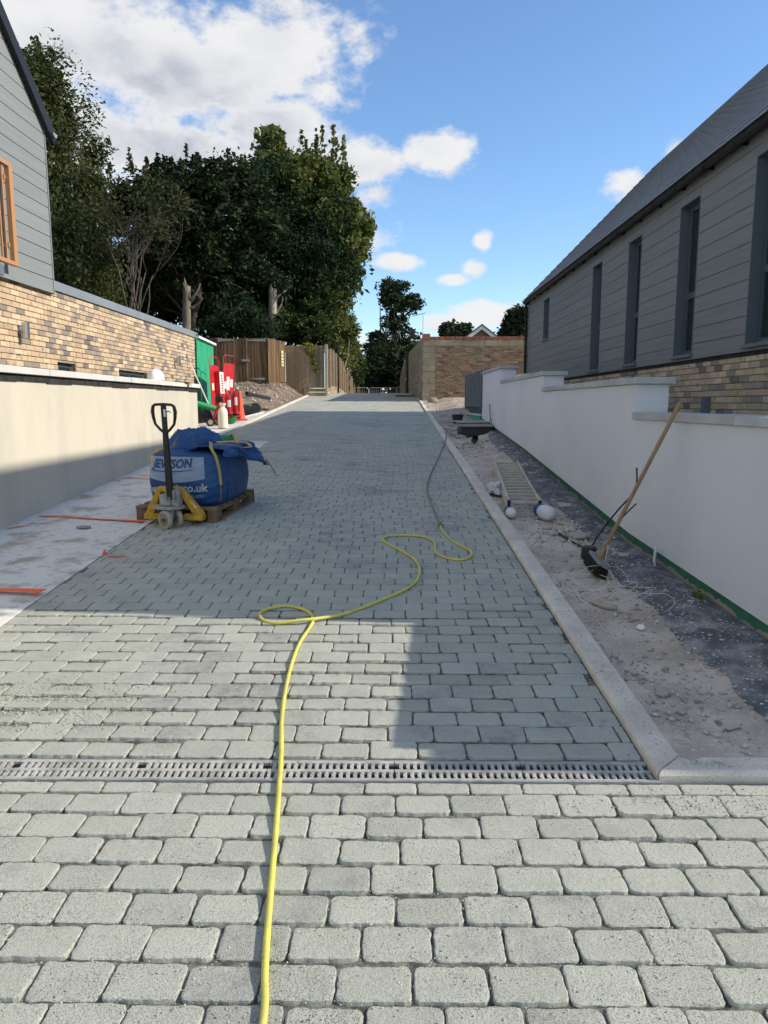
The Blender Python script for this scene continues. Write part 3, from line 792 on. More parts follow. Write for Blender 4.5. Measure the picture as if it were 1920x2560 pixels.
def masonry(parent, origin, udir, ndir, u0, u1, z0, z1, material, bw=.215, bh=.065, joint=.010, holes=(), n_single=300, name='brick', vis=None, seed=1, field='brick_field', jit=.0015):
    """courses of half-bond units on a vertical plane; the ones that show largest are objects, the rest one mesh"""
    rs = random.Random(seed); udir = Vector(udir); ndir = Vector(ndir); origin = Vector(origin); up = Vector((0, 0, 1))
    cells = []; k = 0; z = z1 - joint / 2
    while z - bh > z0 - bh * .6:
        zc = z - bh / 2; off = (k % 2) * (bw + joint) / 2
        spans = [(u0, u1)]
        for (ha, hb, hz0, hz1) in holes:
            if zc + bh * .45 > hz0 and zc - bh * .45 < hz1:
                spans = [s for (a, b) in spans for s in ((a, min(b, ha)), (max(a, hb), b)) if s[1] - s[0] > .02]
        for (a, b) in spans:
            u = u0 - (bw + joint) + off - 2 * (bw + joint)
            while u < b:
                p, q = max(a, u + joint / 2), min(b, u + joint / 2 + bw); u += bw + joint
                if q - p > .025: cells.append(((p + q) / 2, zc, q - p))
        z -= bh + joint; k += 1
    sc = []
    for i, (u, zc, w) in enumerate(cells):
        P = origin + udir * u + up * zc; pr = project(P)
        if pr and 0 < pr[0] < 1920 and 0 < pr[1] < 2560 and (vis is None or vis(P)): sc.append(((P - CAM).length, i))
    sc.sort(); chosen = set(i for _, i in sc[:n_single])
    lib = {}
    verts = []; faces = []; off = ORG.get(parent.name, Vector((0, 0, 0)))
    M3 = Matrix((udir, ndir, up)).transposed()
    right = udir.cross(ndir).dot(up)          # +1 keeps the faces turned outwards
    for i, (u, zc, w) in enumerate(cells):
        P = origin + udir * u + up * zc + ndir * rs.uniform(-jit, jit)
        if i in chosen:
            key = round(w, 2)
            if key not in lib:
                V, F = piece_mesh(w, bh); me = bpy.data.meshes.new(name)
                me.from_pydata([M3 @ Vector(v) for v in V], [], F if right > 0 else [f[::-1] for f in F]); me.update(); me.materials.append(MATS[material]); lib[key] = me
            o = bpy.data.objects.new(name, lib[key]); COL.objects.link(o); o.parent = parent; o.location = P - off
        else:
            V, F = piece_mesh(w, bh); kk = len(verts)
            verts += [tuple(M3 @ Vector(v) + P - off) for v in V]; faces += [tuple(q + kk for q in (f if right > 0 else f[::-1])) for f in F]
    if faces:
        me = bpy.data.meshes.new(field); me.from_pydata(verts, [], faces); me.update(); me.materials.append(MATS[material])
        o = bpy.data.objects.new(field, me); COL.objects.link(o); o.parent = parent; tag(o, kind='stuff')


# ------------------------------------------------------------------ cream rendered retaining wall (left)
def left_wall():
    t = thing('retaining_wall', 'cream rendered retaining wall with pale stone coping along the drive', 'wall', (-3.78, 8, .4))
    m = MB(); ys_ = list(np.linspace(1.0, 14.05, 60))
    def W(u, v):
        y = 1.0 + u * 13.05; z0 = gz(y) - .05
        return (-3.65 + .004 * wob(y, v * 1.4, 1.2, 3), y, z0 + v * (1.80 - z0))
    m.grid(W, 60, 8)
    m.add([(-3.92, 1, -.1), (-3.92, 14.05, .6), (-3.92, 14.05, 1.8), (-3.92, 1, 1.8)], [(0, 1, 2, 3)])
    m.add([(-3.65, 14.05, .6), (-3.92, 14.05, .6), (-3.92, 14.05, 1.8), (-3.65, 14.05, 1.8)], [(3, 2, 1, 0)])
    m.add([(-3.65, 1, -.1), (-3.92, 1, -.1), (-3.92, 1, 1.8), (-3.65, 1, 1.8)], [(0, 1, 2, 3)])
    m.build('render', 'cream_render', t)
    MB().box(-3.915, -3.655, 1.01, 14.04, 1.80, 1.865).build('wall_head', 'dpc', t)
    r = random.Random(2); y = 14.10; k = 0
    while y > 1.2:
        L = .62; j = r.uniform(-.004, .004)
        MB().box(-3.985, -3.600 + j, y - L + .007, y, 1.868, 1.938 + r.uniform(-.002, .002)).build('coping_stone', 'coping', t, bevel=.005)
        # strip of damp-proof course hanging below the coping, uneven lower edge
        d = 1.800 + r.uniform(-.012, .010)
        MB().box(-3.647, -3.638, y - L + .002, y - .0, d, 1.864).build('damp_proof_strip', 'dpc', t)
        y -= L


left_wall()

# ------------------------------------------------------------------ left house: buff brick, grey boards, gable to the drive
HX = -4.90


def left_house():
    t = thing('clad_house', 'house of buff brick and pale grey boards behind the cream wall', 'house', (-7, 11, .6))
    # brick storey
    b = MB(); yc1 = 18.73
    holes = [(11.0, 11.62, 1.5, 2.185), (13.45, 14.98, 1.5, 2.185)]
    ys = [6.0, 11.0, 11.62, 13.45, 14.98, yc1]
    for a, c in zip(ys[:-1], ys[1:]):
        hole = any(abs(a - h[0]) < .01 for h in holes)
        for (z0, z1) in ([(.5, 1.5), (2.185, 3.2)] if hole else [(.5, 3.2)]):
            b.add([(HX, a, z0), (HX, c, z0), (HX, c, z1), (HX, a, z1)], [(0, 1, 2, 3)])
        if hole:
            b.add([(HX, a, 1.5), (HX, a, 2.185), (HX - .14, a, 2.185), (HX - .14, a, 1.5)], [(0, 1, 2, 3)])
            b.add([(HX, c, 1.5), (HX, c, 2.185), (HX - .14, c, 2.185), (HX - .14, c, 1.5)], [(3, 2, 1, 0)])
            b.add([(HX, a, 2.185), (HX, c, 2.185), (HX - .14, c, 2.185), (HX - .14, a, 2.185)], [(0, 1, 2, 3)])
    b.add([(HX, yc1, .5), (HX - 7, yc1, .5), (HX - 7, yc1, 3.2), (HX, yc1, 3.2)], [(0, 1, 2, 3)])
    b.add([(HX, 6, .5), (HX - 7, 6, .5), (HX - 7, 6, 3.2), (HX, 6, 3.2)], [(3, 2, 1, 0)])
    wall = b.build('brick_wall', 'mortar', t)
    masonry(wall, (HX, 0, 0), (0, 1, 0), (1, 0, 0), 7.5, yc1, 1.5, 3.19, 'buff_brick', holes=holes, vis=lambda P: P.z > 1.98 and P.y > 9.4, seed=4)
    for (a, c, z0, z1) in holes:
        w = MB().box(HX - .13, HX - .07, a + .002, c - .002, z0, z1 - .002).build('window', 'dark_frame', t)
        n = 2 if c - a > 1 else 1
        for i in range(n):
            q0 = a + .05 + i * (c - a - .04) / n; q1 = a + (i + 1) * (c - a - .04) / n - .01
            MB().box(HX - .075, HX - .062, q0, q1, z0 + .05, z1 - .06).build('pane', 'glass', w)
    # flat roof edge trim
    MB().box(HX - .3, HX + .045, 10.86, 14.6, 3.2, 3.335).build('roof_edge_trim', 'flashing', t, bevel=.004)
    MB().box(HX - .3, HX + .045, 14.604, yc1 + .06, 3.2, 3.335).build('roof_edge_trim', 'flashing', t, bevel=.004)
    MB().box(HX - 7, HX - .28, 11.02, yc1 + .05, 3.15, 3.31).build('flat_roof', 'flashing', t)
    # boarded upper storey with gable
    yc, ze, k = 10.89, 5.34, .80; yr = 6.9; pitch = .1945; zb = 3.135
    def lim(z): return yc if z <= ze else yc - (z - ze) / k
    core = MB(); zr = ze + (yc - yr) * k
    core.prism([(yc - .03, 3.2), (yc - .03, ze), (yr, zr), (2 * yr - yc, ze), (2 * yr - yc, 3.2)], 'x', HX + .03, HX - 8)
    core.build('upper_wall', 'dpc', t)
    z = zb
    while z < zr - .1:
        z1 = min(z + pitch - .008, zr)
        a0, a1 = lim(z), lim(z1); l0, l1 = 2 * yr - a0, 2 * yr - a1
        m = MB(); poly = [(l0 + .002, z), (a0 - .026, z), (a1 - .026, z1), (l1 + .002, z1)]
        m.prism(poly, 'x', HX + .055, HX + .078)
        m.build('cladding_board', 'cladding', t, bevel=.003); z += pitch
    MB().box(HX + .03, HX + .086, yc - .024, yc, zb - .01, ze).build('corner_trim', 'flashing', t)
    z = zb
    while z < ze - .1:
        MB().box(HX - 7.9, HX + .03, yc - .02, yc - .001, z, z + pitch - .008).build('cladding_board', 'cladding', t); z += pitch
    # verge, roof, gutter
    dz = .10
    for sgn in (1, -1):
        y0 = yr; y1 = yr + sgn * (yc - yr + .14); z0 = zr + .06; z1 = zr + .06 - (yc - yr + .14) * k
        MB().prism([(y0, z0 + dz), (y0, z0 - .11), (y1, z1 - .11), (y1, z1 + dz)], 'x', HX + .10, HX + .155).build('verge_board', 'black_plastic', t)
        MB().prism([(y0, z0 + dz - .01), (y0, z0 - .02), (y1, z1 - .02), (y1, z1 + dz - .01)], 'x', HX + .098, HX - 8.2).build('roof_slope', 'slate', t)
    gut = MB(); yy, zz = yc + .10, ze - .01
    prof = [(yy + .06 * math.cos(a), zz + .06 * math.sin(a)) for a in np.linspace(math.pi, 2 * math.pi, 9)] + [(yy + .052, zz + .004), (yy - .052, zz + .004)]
    gut.prism(prof, 'x', HX + .16, HX - 8); gut.build('gutter', 'black_plastic', t)
    MB().prism([(yy + .064 * math.cos(a), zz + .064 * math.sin(a) - .002) for a in np.linspace(math.pi, 2 * math.pi, 9)], 'x', HX + .162, HX + .185).build('gutter_end', 'flashing', t)
    # tall window with a copper coloured guard in front of it
    w = MB().box(HX + .06, HX + .10, 7.5, 9.1, 3.25, 4.6).build('window', 'dark_frame', t)
    MB().box(HX + .098, HX + .106, 7.57, 9.03, 3.32, 4.53).build('pane', 'glass', w)
    gx0, gx1 = HX + .16, HX + .22; ya, yb, za, zb2 = 7.3, 9.60, 3.28, 4.50
    g = MB().box(gx0, gx1, yb - .085, yb, za, zb2).box(gx0, gx1, ya, ya + .085, za, zb2).box(gx0 + .001, gx1 - .001, ya + .085, yb - .085, za, za + .05).box(gx0 + .001, gx1 - .001, ya + .085, yb - .085, zb2 - .05, zb2).build('window_guard', 'copper_frame', t, bevel=.004)
    y = yb - .20
    while y > ya + .12:
        MB().box(gx0 + .012, gx0 + .03, y - .012, y + .012, za + .045, zb2 - .045).build('guard_bar', 'copper_frame', g); y -= .105
    for zz in (3.5, 4.3): MB().box(HX + .075, gx0 + .01, yb - .12, yb - .085, zz, zz + .05).build('bracket', 'copper_frame', g)
    MB().box(HX + .02, HX + .20, 7.6, 9.27, 3.12, 3.24).build('soffit_box', 'trim_grey', t)
    return t


LH = left_house()


def wall_light(y, z, label):
    t = thing('wall_light', label, 'wall light', (HX + .016, y, z), group='up and down wall lights')
    X = Matrix.Rotation(R(90), 4, 'Y')
    MB().lathe([(.045, 0), (.045, .012), (.018, .016), (.018, .05)], (0, 0, 0), 16, X.to_3x3()).build('mount', 'steel', t, smooth=True, local=True)
    MB().lathe([(.045, -.10), (.048, -.098), (.048, .098), (.045, .10), (.03, .097)], (.09, 0, 0), 20).build('light_body', 'steel', t, smooth=True, local=True)


wall_light(9.90, 2.53, 'steel cylinder wall light on the buff bricks near the boarded gable')
wall_light(16.95, 2.53, 'steel cylinder wall light at the far end of the buff brick wall')


def green_wall():
    t = thing('green_wall', 'end wall painted with bright green waterproofing beyond the brickwork', 'wall', (HX, 19.6, 1.1))
    def G(u, v):
        y = 18.76 + u * 1.78; z0 = gz(y) - .05; zt = 3.19 - .05 * u
        return (HX + .05 + .006 * wob(y, v * 2, 1.5, 2), y, z0 + v * (zt - z0))
    m = MB(); m.grid(G, 10, 10)
    m.add([(HX + .05, 20.54, 1.1), (HX - .6, 20.54, 1.1), (HX - .6, 20.54, 3.14), (HX + .05, 20.54, 3.14)], [(0, 1, 2, 3)])
    m.build('painted_face', 'green_paint', t)
    MB().prism([(18.82, 3.195), (18.82, 3.255), (20.62, 3.20), (20.62, 3.145)], 'x', HX + .12, HX - .3).build('capping', 'white_trim', t, bevel=.004)


green_wall()

# ------------------------------------------------------------------ stepped white garden wall (right)
WX0, WX1 = 2.08, 2.36
_BY = [2.6, 4, 6.4, 11.6, 14.6, 17.1]; _BZ = [.30, .37, .46, .884, 1.08, 1.25]


def white_wall():
    t = thing('garden_wall', 'stepped white rendered garden wall with grey coping beside the soil bed', 'wall', (2.19, 9, .6))
    segs = [(2.74, 6.40, 1.447), (6.40, 10.30, 1.742), (10.30, 14.27, 1.958), (14.27, 17.10, 2.232)]
    m = MB()
    for (a, b, zt) in segs:
        ys = sorted(set([a, b] + [y for y in _BY if a < y < b] + list(np.linspace(a, b, 5))))
        for p, q in zip(ys[:-1], ys[1:]):
            zp, zq = np.interp(p, _BY, _BZ), np.interp(q, _BY, _BZ)
            m.add([(WX0, p, zp), (WX0, q, zq), (WX0, q, zt), (WX0, p, zt)], [(3, 2, 1, 0)])
            m.add([(WX1, p, zp - .3), (WX1, q, zq - .3), (WX1, q, zt), (WX1, p, zt)], [(0, 1, 2, 3)])
            m.add([(WX0, p, zp), (WX0, q, zq), (WX0 + .02, q, zq), (WX0 + .02, p, zp)], [(0, 1, 2, 3)])
        zlow = np.interp(a, _BY, _BZ) if a < 3 else (segs[[s[0] for s in segs].index(a) - 1][2] - .1)
        m.add([(WX0, a, zlow), (WX1, a, zlow), (WX1, a, zt), (WX0, a, zt)], [(0, 1, 2, 3)])
        m.add([(WX0, a, zt), (WX1, a, zt), (WX1, b, zt), (WX0, b, zt)], [(0, 1, 2, 3)])
    m.add([(WX0, 17.1, 1.25), (WX1, 17.1, .9), (WX1, 17.1, 2.232), (WX0, 17.1, 2.232)], [(3, 2, 1, 0)])
    m.build('render', 'white_render', t)
    # base: green waterproofing over bare blockwork
    b = MB()
    def Bf(u, v):
        y = 2.74 + u * 14.4; zt = np.interp(y, _BY, _BZ) + .004; z0 = gz(y) - .1
        return (WX0 + .016, y, z0 + v * (zt - z0))
    b.grid(Bf, 90, 2)
    gm = bpy.data.materials.new('wall_base_paint'); gm.use_nodes = True; T = NT(gm.node_tree); bs = T.n['Principled BSDF']
    geo = T.add('ShaderNodeNewGeometry'); s3 = T.add('ShaderNodeSeparateXYZ'); T.l.new(geo.outputs['Position'], s3.inputs[0])
    # height above the foot of the wall, foot following the slope in three straight runs
    base = T.math('MAXIMUM', T.math('MULTIPLY_ADD', s3.outputs[1], .036, .118), T.math('MINIMUM', T.math('MULTIPLY_ADD', s3.outputs[1], .0863, -.216), T.math('MULTIPLY_ADD', s3.outputs[1], .0667, .0113)))
    hh = T.math('SUBTRACT', s3.outputs[2], base)
    mp = T.add('ShaderNodeMapping'); T.l.new(geo.outputs['Position'], mp.inputs[0]); mp.inputs['Scale'].default_value = (1, 1, .25)
    nn = T.noise(mp.outputs[0], 5, 5, .6)
    f = T.smooth(T.math('ADD', hh, T.math('MULTIPLY', T.math('SUBTRACT', nn, .5), .13)), .034, .044)
    gcol = T.mix(T.smooth(T.noise(mp.outputs[0], 9, 4), .3, .7), (.022, .115, .066), (.03, .165, .09))
    T.l.new(T.mix(f, (.33, .275, .215), gcol), bs.inputs['Base Color']); bs.inputs['Roughness'].default_value = .7
    MATS['wall_base'] = gm
    b.build('painted_base', 'wall_base', t)
    r = random.Random(6)
    for (a, b_, zt) in segs:
        y = a - .045
        while y < b_ - .02:
            L = min(.60, b_ - y)
            if b_ - (y + L) < .12: L = b_ - y
            if b_ == 17.10 and abs(y + L - b_) < .01: L += .04
            MB().box(WX0 - .026 + r.uniform(-.002, .002), WX1 + .042, y, y + L - .005, zt + .003, zt + .06 + r.uniform(-.001, .001)).build('coping_stone', 'coping_grey', t, bevel=.004); y += L
    # loose strip of coping laid on the third step
    MB().box(2.10, 2.28, 12.2, 12.75, 2.024, 2.06).build('loose_coping', 'coping', t, bevel=.004)


white_wall()

# ------------------------------------------------------------------ right house
RX = 3.88


def right_house():
    t = thing('slate_house', 'long house with dark grey boards, tall windows and slate roof', 'house', (7.3, 13, .6))
    y0, y1 = 4.0, 21.6; ze, xr, zr = 4.49, 7.27, 7.95; zb, pitch = 2.145, .1945
    wins = [(5.50, 6.15, 2.217, 4.18), (7.70, 8.35, 2.217, 4.18), (9.79, 10.44, 2.217, 4.18), (11.98, 12.62, 2.217, 4.18), (14.16, 14.80, 2.217, 4.18), (18.76, 19.42, 3.19, 4.18)]
    xb = 2 * xr - RX
    # core walls with openings left in the street face
    c = MB(); X = RX + .03
    edges = [y0] + [v for w in wins for v in w[:2]] + [y1]
    for i in range(len(edges) - 1):
        a, b = edges[i], edges[i + 1]; w = [w_ for w_ in wins if abs(w_[0] - a) < 1e-6]
        spans = [(zb - .05, ze)] if not w else [(zb - .05, w[0][2]), (w[0][3], ze)]
        for (p, q) in spans: c.add([(X, a, p), (X, b, p), (X, b, q), (X, a, q)], [(3, 2, 1, 0)])
    for y in (y0, y1): c.add([(X, y, .2), (xb, y, .2), (xb, y, ze), (xr, y, zr), (X, y, ze)], [(0, 1, 2, 3, 4)])
    c.add([(xb, y0, .2), (xb, y1, .2), (xb, y1, ze), (xb, y0, ze)], [(0, 1, 2, 3)])
    c.build('wall_core', 'dpc', t)
    # brick plinth
    pw = MB().add([(RX + .05, 2.4, .1), (RX + .05, y1, .4), (RX + .05, y1, zb + .06), (RX + .05, 2.4, zb + .06)], [(3, 2, 1, 0)]).add([(RX + .05, y1, .4), (xb, y1, .4), (xb, y1, zb + .05), (RX + .05, y1, zb + .05)], [(0, 1, 2, 3)]).build('brick_plinth', 'mortar_dark', t)
    masonry(pw, (RX + .05, 0, 0), (0, 1, 0), (-1, 0, 0), 4.0, y1, .75, zb + .04, 'buff_brick', vis=lambda P: P.z > 1.42 and 7.6 < P.y < 15, seed=9)
    # boards
    z = zb; r = random.Random(12)
    while z < ze - .05:
        z1 = min(z + pitch - .005, ze - .002); zc = (z + z1) / 2
        spans = [(y0, y1)]
        for (a, b, p, q) in wins:
            if z1 > p + .01 and z < q - .01:
                spans = [s for (u, v) in spans for s in ((u, min(v, a)), (max(u, b), v)) if s[1] - s[0] > .02]
        for (u, v) in spans:
            cuts = [u]
            if v - u > 3.2 and u >= 14.7:
                cc = u + r.uniform(.9, 2.4)
                while cc < v - .6: cuts.append(cc); cc += r.uniform(1.8, 3.0)
            elif v - u > 5:
                cc = u + r.uniform(2, 4)
                while cc < v - 1: cuts.append(cc); cc += r.uniform(3, 4.5)
            cuts.append(v)
            for p, q in zip(cuts[:-1], cuts[1:]):
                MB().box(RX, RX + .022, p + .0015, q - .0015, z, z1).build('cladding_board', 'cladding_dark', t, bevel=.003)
        for (a, b, p, q) in wins:      # board notched round the window head and sill
            if z < q - .01 < z1 - .012: MB().box(RX, RX + .022, a, b, q, z1).build('cladding_board', 'cladding_dark', t)
            if z + .012 < p - .04 < z1: MB().box(RX, RX + .022, a, b, z, p - .041).build('cladding_board', 'cladding_dark', t)
        z += pitch
    MB().box(RX - .006, RX + .03, y1 - .03, y1 + .02, zb, ze).build('corner_trim', 'trim_grey', t)
    # windows
    for (a, b, p, q) in wins:
        d = .12; f = MB()
        f.box(RX - .004, RX + .20, b - .014, b, p, q); f.box(RX - .004, RX + .20, a, a + .014, p, q); f.box(RX - .004, RX + .20, a + .014, b - .014, q - .014, q)
        w = f.build('window', 'trim_grey', t)
        fr = MB(); xa, xc = RX + d, RX + d + .06; a2, b2 = a + .015, b - .015; s = .065
        fr.box(xa, xc, a2, a2 + s, p, q - .015).box(xa, xc, b2 - s, b2, p, q - .015).box(xa, xc, a2 + s, b2 - s, q - .015 - s, q - .015).box(xa, xc, a2 + s, b2 - s, p, p + s)
        if p < 3: fr.box(xa - .004, xc, a2 + s, b2 - s, 2.965, 3.05)
        fr.build('frame', 'dark_frame', w, bevel=.004)
        rows = [(p + s, 2.965), (3.05, q - .015 - s)] if p < 3 else [(p + s, q - .015 - s)]
        for (z0, z1) in rows: MB().box(xa + .025, xa + .035, a2 + s - .004, b2 - s + .004, z0 - .004, z1 + .004).build('pane', 'glass', w)
        MB().box(RX - .045, RX + .15, a - .02, b + .02, p - .04, p).build('sill', 'trim_grey', w, bevel=.003)
        MB().box(RX + .21, RX + .24, a - .1, b + .1, p - .1, q + .1).build('room_behind', 'black_void', w)
    # roof: slates in courses
    sl_ = Vector((xr - RX + .14, 0, zr - ze + .14)); L = sl_.length; d = sl_ / L; nrm = Vector((-d.z, 0, d.x))
    e0 = Vector((RX - .14, 0, ze - .10)) + nrm * .05
    MB().prism([(e0.x, e0.z - .012), (e0.x + d.x * L, e0.z + d.z * L - .012), (xr, zr - .05), (xr, zr - .09), (e0.x + .05, e0.z - .07)], 'y', y0 - .08, y1 + .06).build('roof_deck', 'dpc', t)
    V = []; F = []; g = .225; nrow = int(L / g); wS = .30; rs = random.Random(3)
    for k in range(nrow + 1):
        s0, s1 = k * g, min(k * g + g + .06, L)
        off = (k % 2) * wS / 2; y = y0 - .08 - off
        while y < y1 + .06:
            ya, yb_ = max(y + .002, y0 - .08), min(y + wS - .002, y1 + .06); y += wS
            if yb_ - ya < .03: continue
            lift = .024 + rs.uniform(-.001, .0015)
            q = [(s0, lift), (s1, .003), (s1, -.006), (s0, lift - .018)]
            kk = len(V)
            for yy in (ya, yb_):
                for (s_, h_) in q:
                    pnt = e0 + d * s_ + nrm * h_; V.append((pnt.x, yy, pnt.z))
            F += [tuple(i + kk for i in f) for f in ((0, 1, 5, 4), (1, 2, 6, 5), (2, 3, 7, 6), (3, 0, 4, 7), (0, 3, 2, 1), (4, 5, 6, 7))]
    off = ORG[t.name]
    o = np_obj('roof_slates', np.array(V) - np.array(off)[None], F, 'slate', t); tag(o, kind='stuff')
    MB().prism([(xb + .14, ze - .04), (xr, zr + .04), (xr, zr - .04), (xb + .14, ze - .12)], 'y', y0 - .08, y1 + .06).build('rear_roof_slope', 'slate', t)
    y = y0 - .08
    while y < y1:
        MB().prism([(xr - .16, zr - .05), (xr, zr + .105), (xr + .16, zr - .05), (xr + .13, zr - .07), (xr, zr + .07), (xr - .13, zr - .07)], 'y', y, min(y + .445, y1 + .07)).build('ridge_tile', 'slate', t); y += .45
    for yy in (y0 - .10, y1 + .055):
        MB().prism([(RX - .13, ze - .13), (xr, zr + .045), (xr, zr - .14), (RX + .02, ze - .16)], 'y', yy, yy + .03).build('verge_trim', 'black_plastic', t)
    # gutter, brackets, unions, downpipe
    gx, gzz, rr = RX - .105, ze - .075, .058
    prof = [(gx + rr * math.cos(a), gzz + rr * math.sin(a)) for a in np.linspace(math.pi, 2 * math.pi, 11)] + [(gx + rr - .006, gzz + .003), (gx - rr + .006, gzz + .003)]
    gut = MB().prism(prof, 'y', y0 - .06, y1 + .05).build('gutter', 'black_plastic', t, smooth=True)
    y = y0 + .3; k = 0
    while y < y1:
        u = k % 4 == 2; hw = .055 if u else .014; r2 = rr + (.010 if u else .006)
        p2 = [(gx + r2 * math.cos(a), gzz + r2 * math.sin(a)) for a in np.linspace(math.pi * .97, 2.03 * math.pi, 11)] + [(gx + rr + .002, gzz + .008), (gx - rr - .002, gzz + .008)]
        MB().prism(p2, 'y', y - hw, y + hw).box(gx + rr, RX + .02, y - .014, y + .014, gzz - .05, gzz + .02).build('gutter_union' if u else 'gutter_bracket', 'black_plastic', gut)
        y += .86; k += 1
    MB().tube([(RX - .075, y1 - .03, gzz - .05), (RX - .06, y1 - .03, gzz - .25), (RX - .06, y1 - .03, 1.35)], .038, 12).build('downpipe', 'black_plastic', t, smooth=True)
    for zz in (4.0, 2.9, 2.2): MB().box(RX - .105, RX + .005, y1 - .075, y1 + .012, zz, zz + .035).build('pipe_clip', 'black_plastic', t)
    MB().box(RX - .03, RX + .05, 9.20, 9.34, 1.30, 1.66).build('meter_box', 'trim_grey', t, bevel=.004)
    # unseen flat-roofed wing, added to cast a stepped shadow on the drive
    wy0, wz = 2.42, 2.495
    MB().box(RX + .06, RX + 5, wy0, y0 - .005, .1, wz).build('shadow_caster_wing', 'cladding_dark', t)
    MB().box(RX, RX + 5.05, wy0 - .03, 3.62, wz, wz + .095).build('roof_edge_trim', 'flashing', t, bevel=.004)  # trim of the added wing, stops short to notch its shadow


right_house()


# ------------------------------------------------------------------ brick outbuilding at the top of the drive
def outbuilding():
    t = thing('brick_outbuilding', 'old red brick outbuilding with concrete block corner beyond the white wall', 'outbuilding', (4, 30, 1.7))
    Y, x0, x1, zb, zt = 27.55, 1.15, 9.0, 1.45, 3.99; xs = .80; ys = 34.5
    # front plane and angled side plane
    side = Vector((xs - x0, ys - Y, 0)); sl = side.length; sd = side / sl; sn = Vector((-sd.y, sd.x, 0)); sn = sn if sn.x < 0 else -sn
    core = MB().add([(x0 + .01, Y + .01, zb), (x1, Y + .01, zb), (x1, Y + .01, zt), (x0 + .01, Y + .01, zt)], [(0, 1, 2, 3)])
    core.add([(x0 + .01, Y + .01, zb), (xs + .01, ys, zb + .2), (xs + .01, ys, zt - .1), (x0 + .01, Y + .01, zt)], [(3, 2, 1, 0)])
    core.add([(x0, Y + .01, zt), (x1, Y + .01, zt), (x1, ys, zt - .05), (xs, ys, zt - .1)], [(0, 1, 2, 3)])
    core.add([(x1, Y, zb), (x1, ys, zb), (x1, ys, zt), (x1, Y, zt)], [(0, 1, 2, 3)]).add([(xs, ys, zb), (x1, ys, zb), (x1, ys, zt), (xs, ys, zt - .1)], [(3, 2, 1, 0)])
    core = core.build('wall_core', 'mortar_dark', t)
    masonry(core, (0, Y + .012, 0), (1, 0, 0), (0, -1, 0), x0 + .455, 5.6, zb, zt - .345, 'red_brick', n_single=260, vis=lambda P: P.x < 4.3, seed=31, jit=.006)
    masonry(core, (0, Y + .012, 0), (1, 0, 0), (0, -1, 0), x0, x0 + .45, zb, zt - .345, 'old_block', bw=.44, bh=.215, n_single=20, name='block', field='block_field', seed=5, jit=.003)
    masonry(core, (0, Y + .010, 0), (1, 0, 0), (0, -1, 0), x0, 6.0, zt - .34, zt - .11, 'old_block', bw=.44, bh=.215, n_single=20, name='block', field='block_field', seed=6, jit=.003)
    masonry(core, (0, Y + .004, 0), (1, 0, 0), (0, -1, 0), x0 + .3, 6.0, zt - .105, zt + .0, 'soldier_brick', bw=.065, bh=.103, joint=.010, n_single=60, seed=7, jit=.006)
    masonry(core, (x0, Y, 0), sd, sn, .02, sl, zb, zt - .25, 'old_block', bw=.44, bh=.215, n_single=110, name='block', field='block_field', seed=8, jit=.004)
    MB().box(x0 - .02, x0 + .26, Y - .03, Y + .24, zt - .11, zt + .10).build('corner_cap', 'soldier_brick', t)
    p = Vector((x0, Y, 0)) + sd * .5 + sn * .04
    MB().tube([(p.x, p.y, 1.6), (p.x + .01, p.y + .02, 2.6), (p.x + .04, p.y + .1, 3.7)], .018, 6).build('drain_pipe', 'board_grey', t)
    return sd, sn


outbuilding()


def antenna():
    b = at_depth(1056, 852, 36); t = thing('tv_antenna', 'thin rooftop television antenna standing above the brick outbuilding', 'antenna', (b.x, b.y, b.z - .6))
    top = at_depth(1058, 786, 36)
    MB().tube([(b.x, b.y, b.z - .6), top], .017, 6).build('mast', 'galv', t)
    m = MB(); m.tube([(top.x - .5, top.y, top.z - .08), (top.x + .12, top.y, top.z + .07)], .018, 6); m.build('boom', 'galv', t)
    for k in range(7):
        f = k / 6; x = top.x - .2 + .8 * f - .25; z = top.z - .06 + .16 * f
        MB().tube([(x, top.y - .3, z + .0), (x + .02, top.y + .3, z + .05)], .007, 5).build('element', 'galv', t)


antenna()


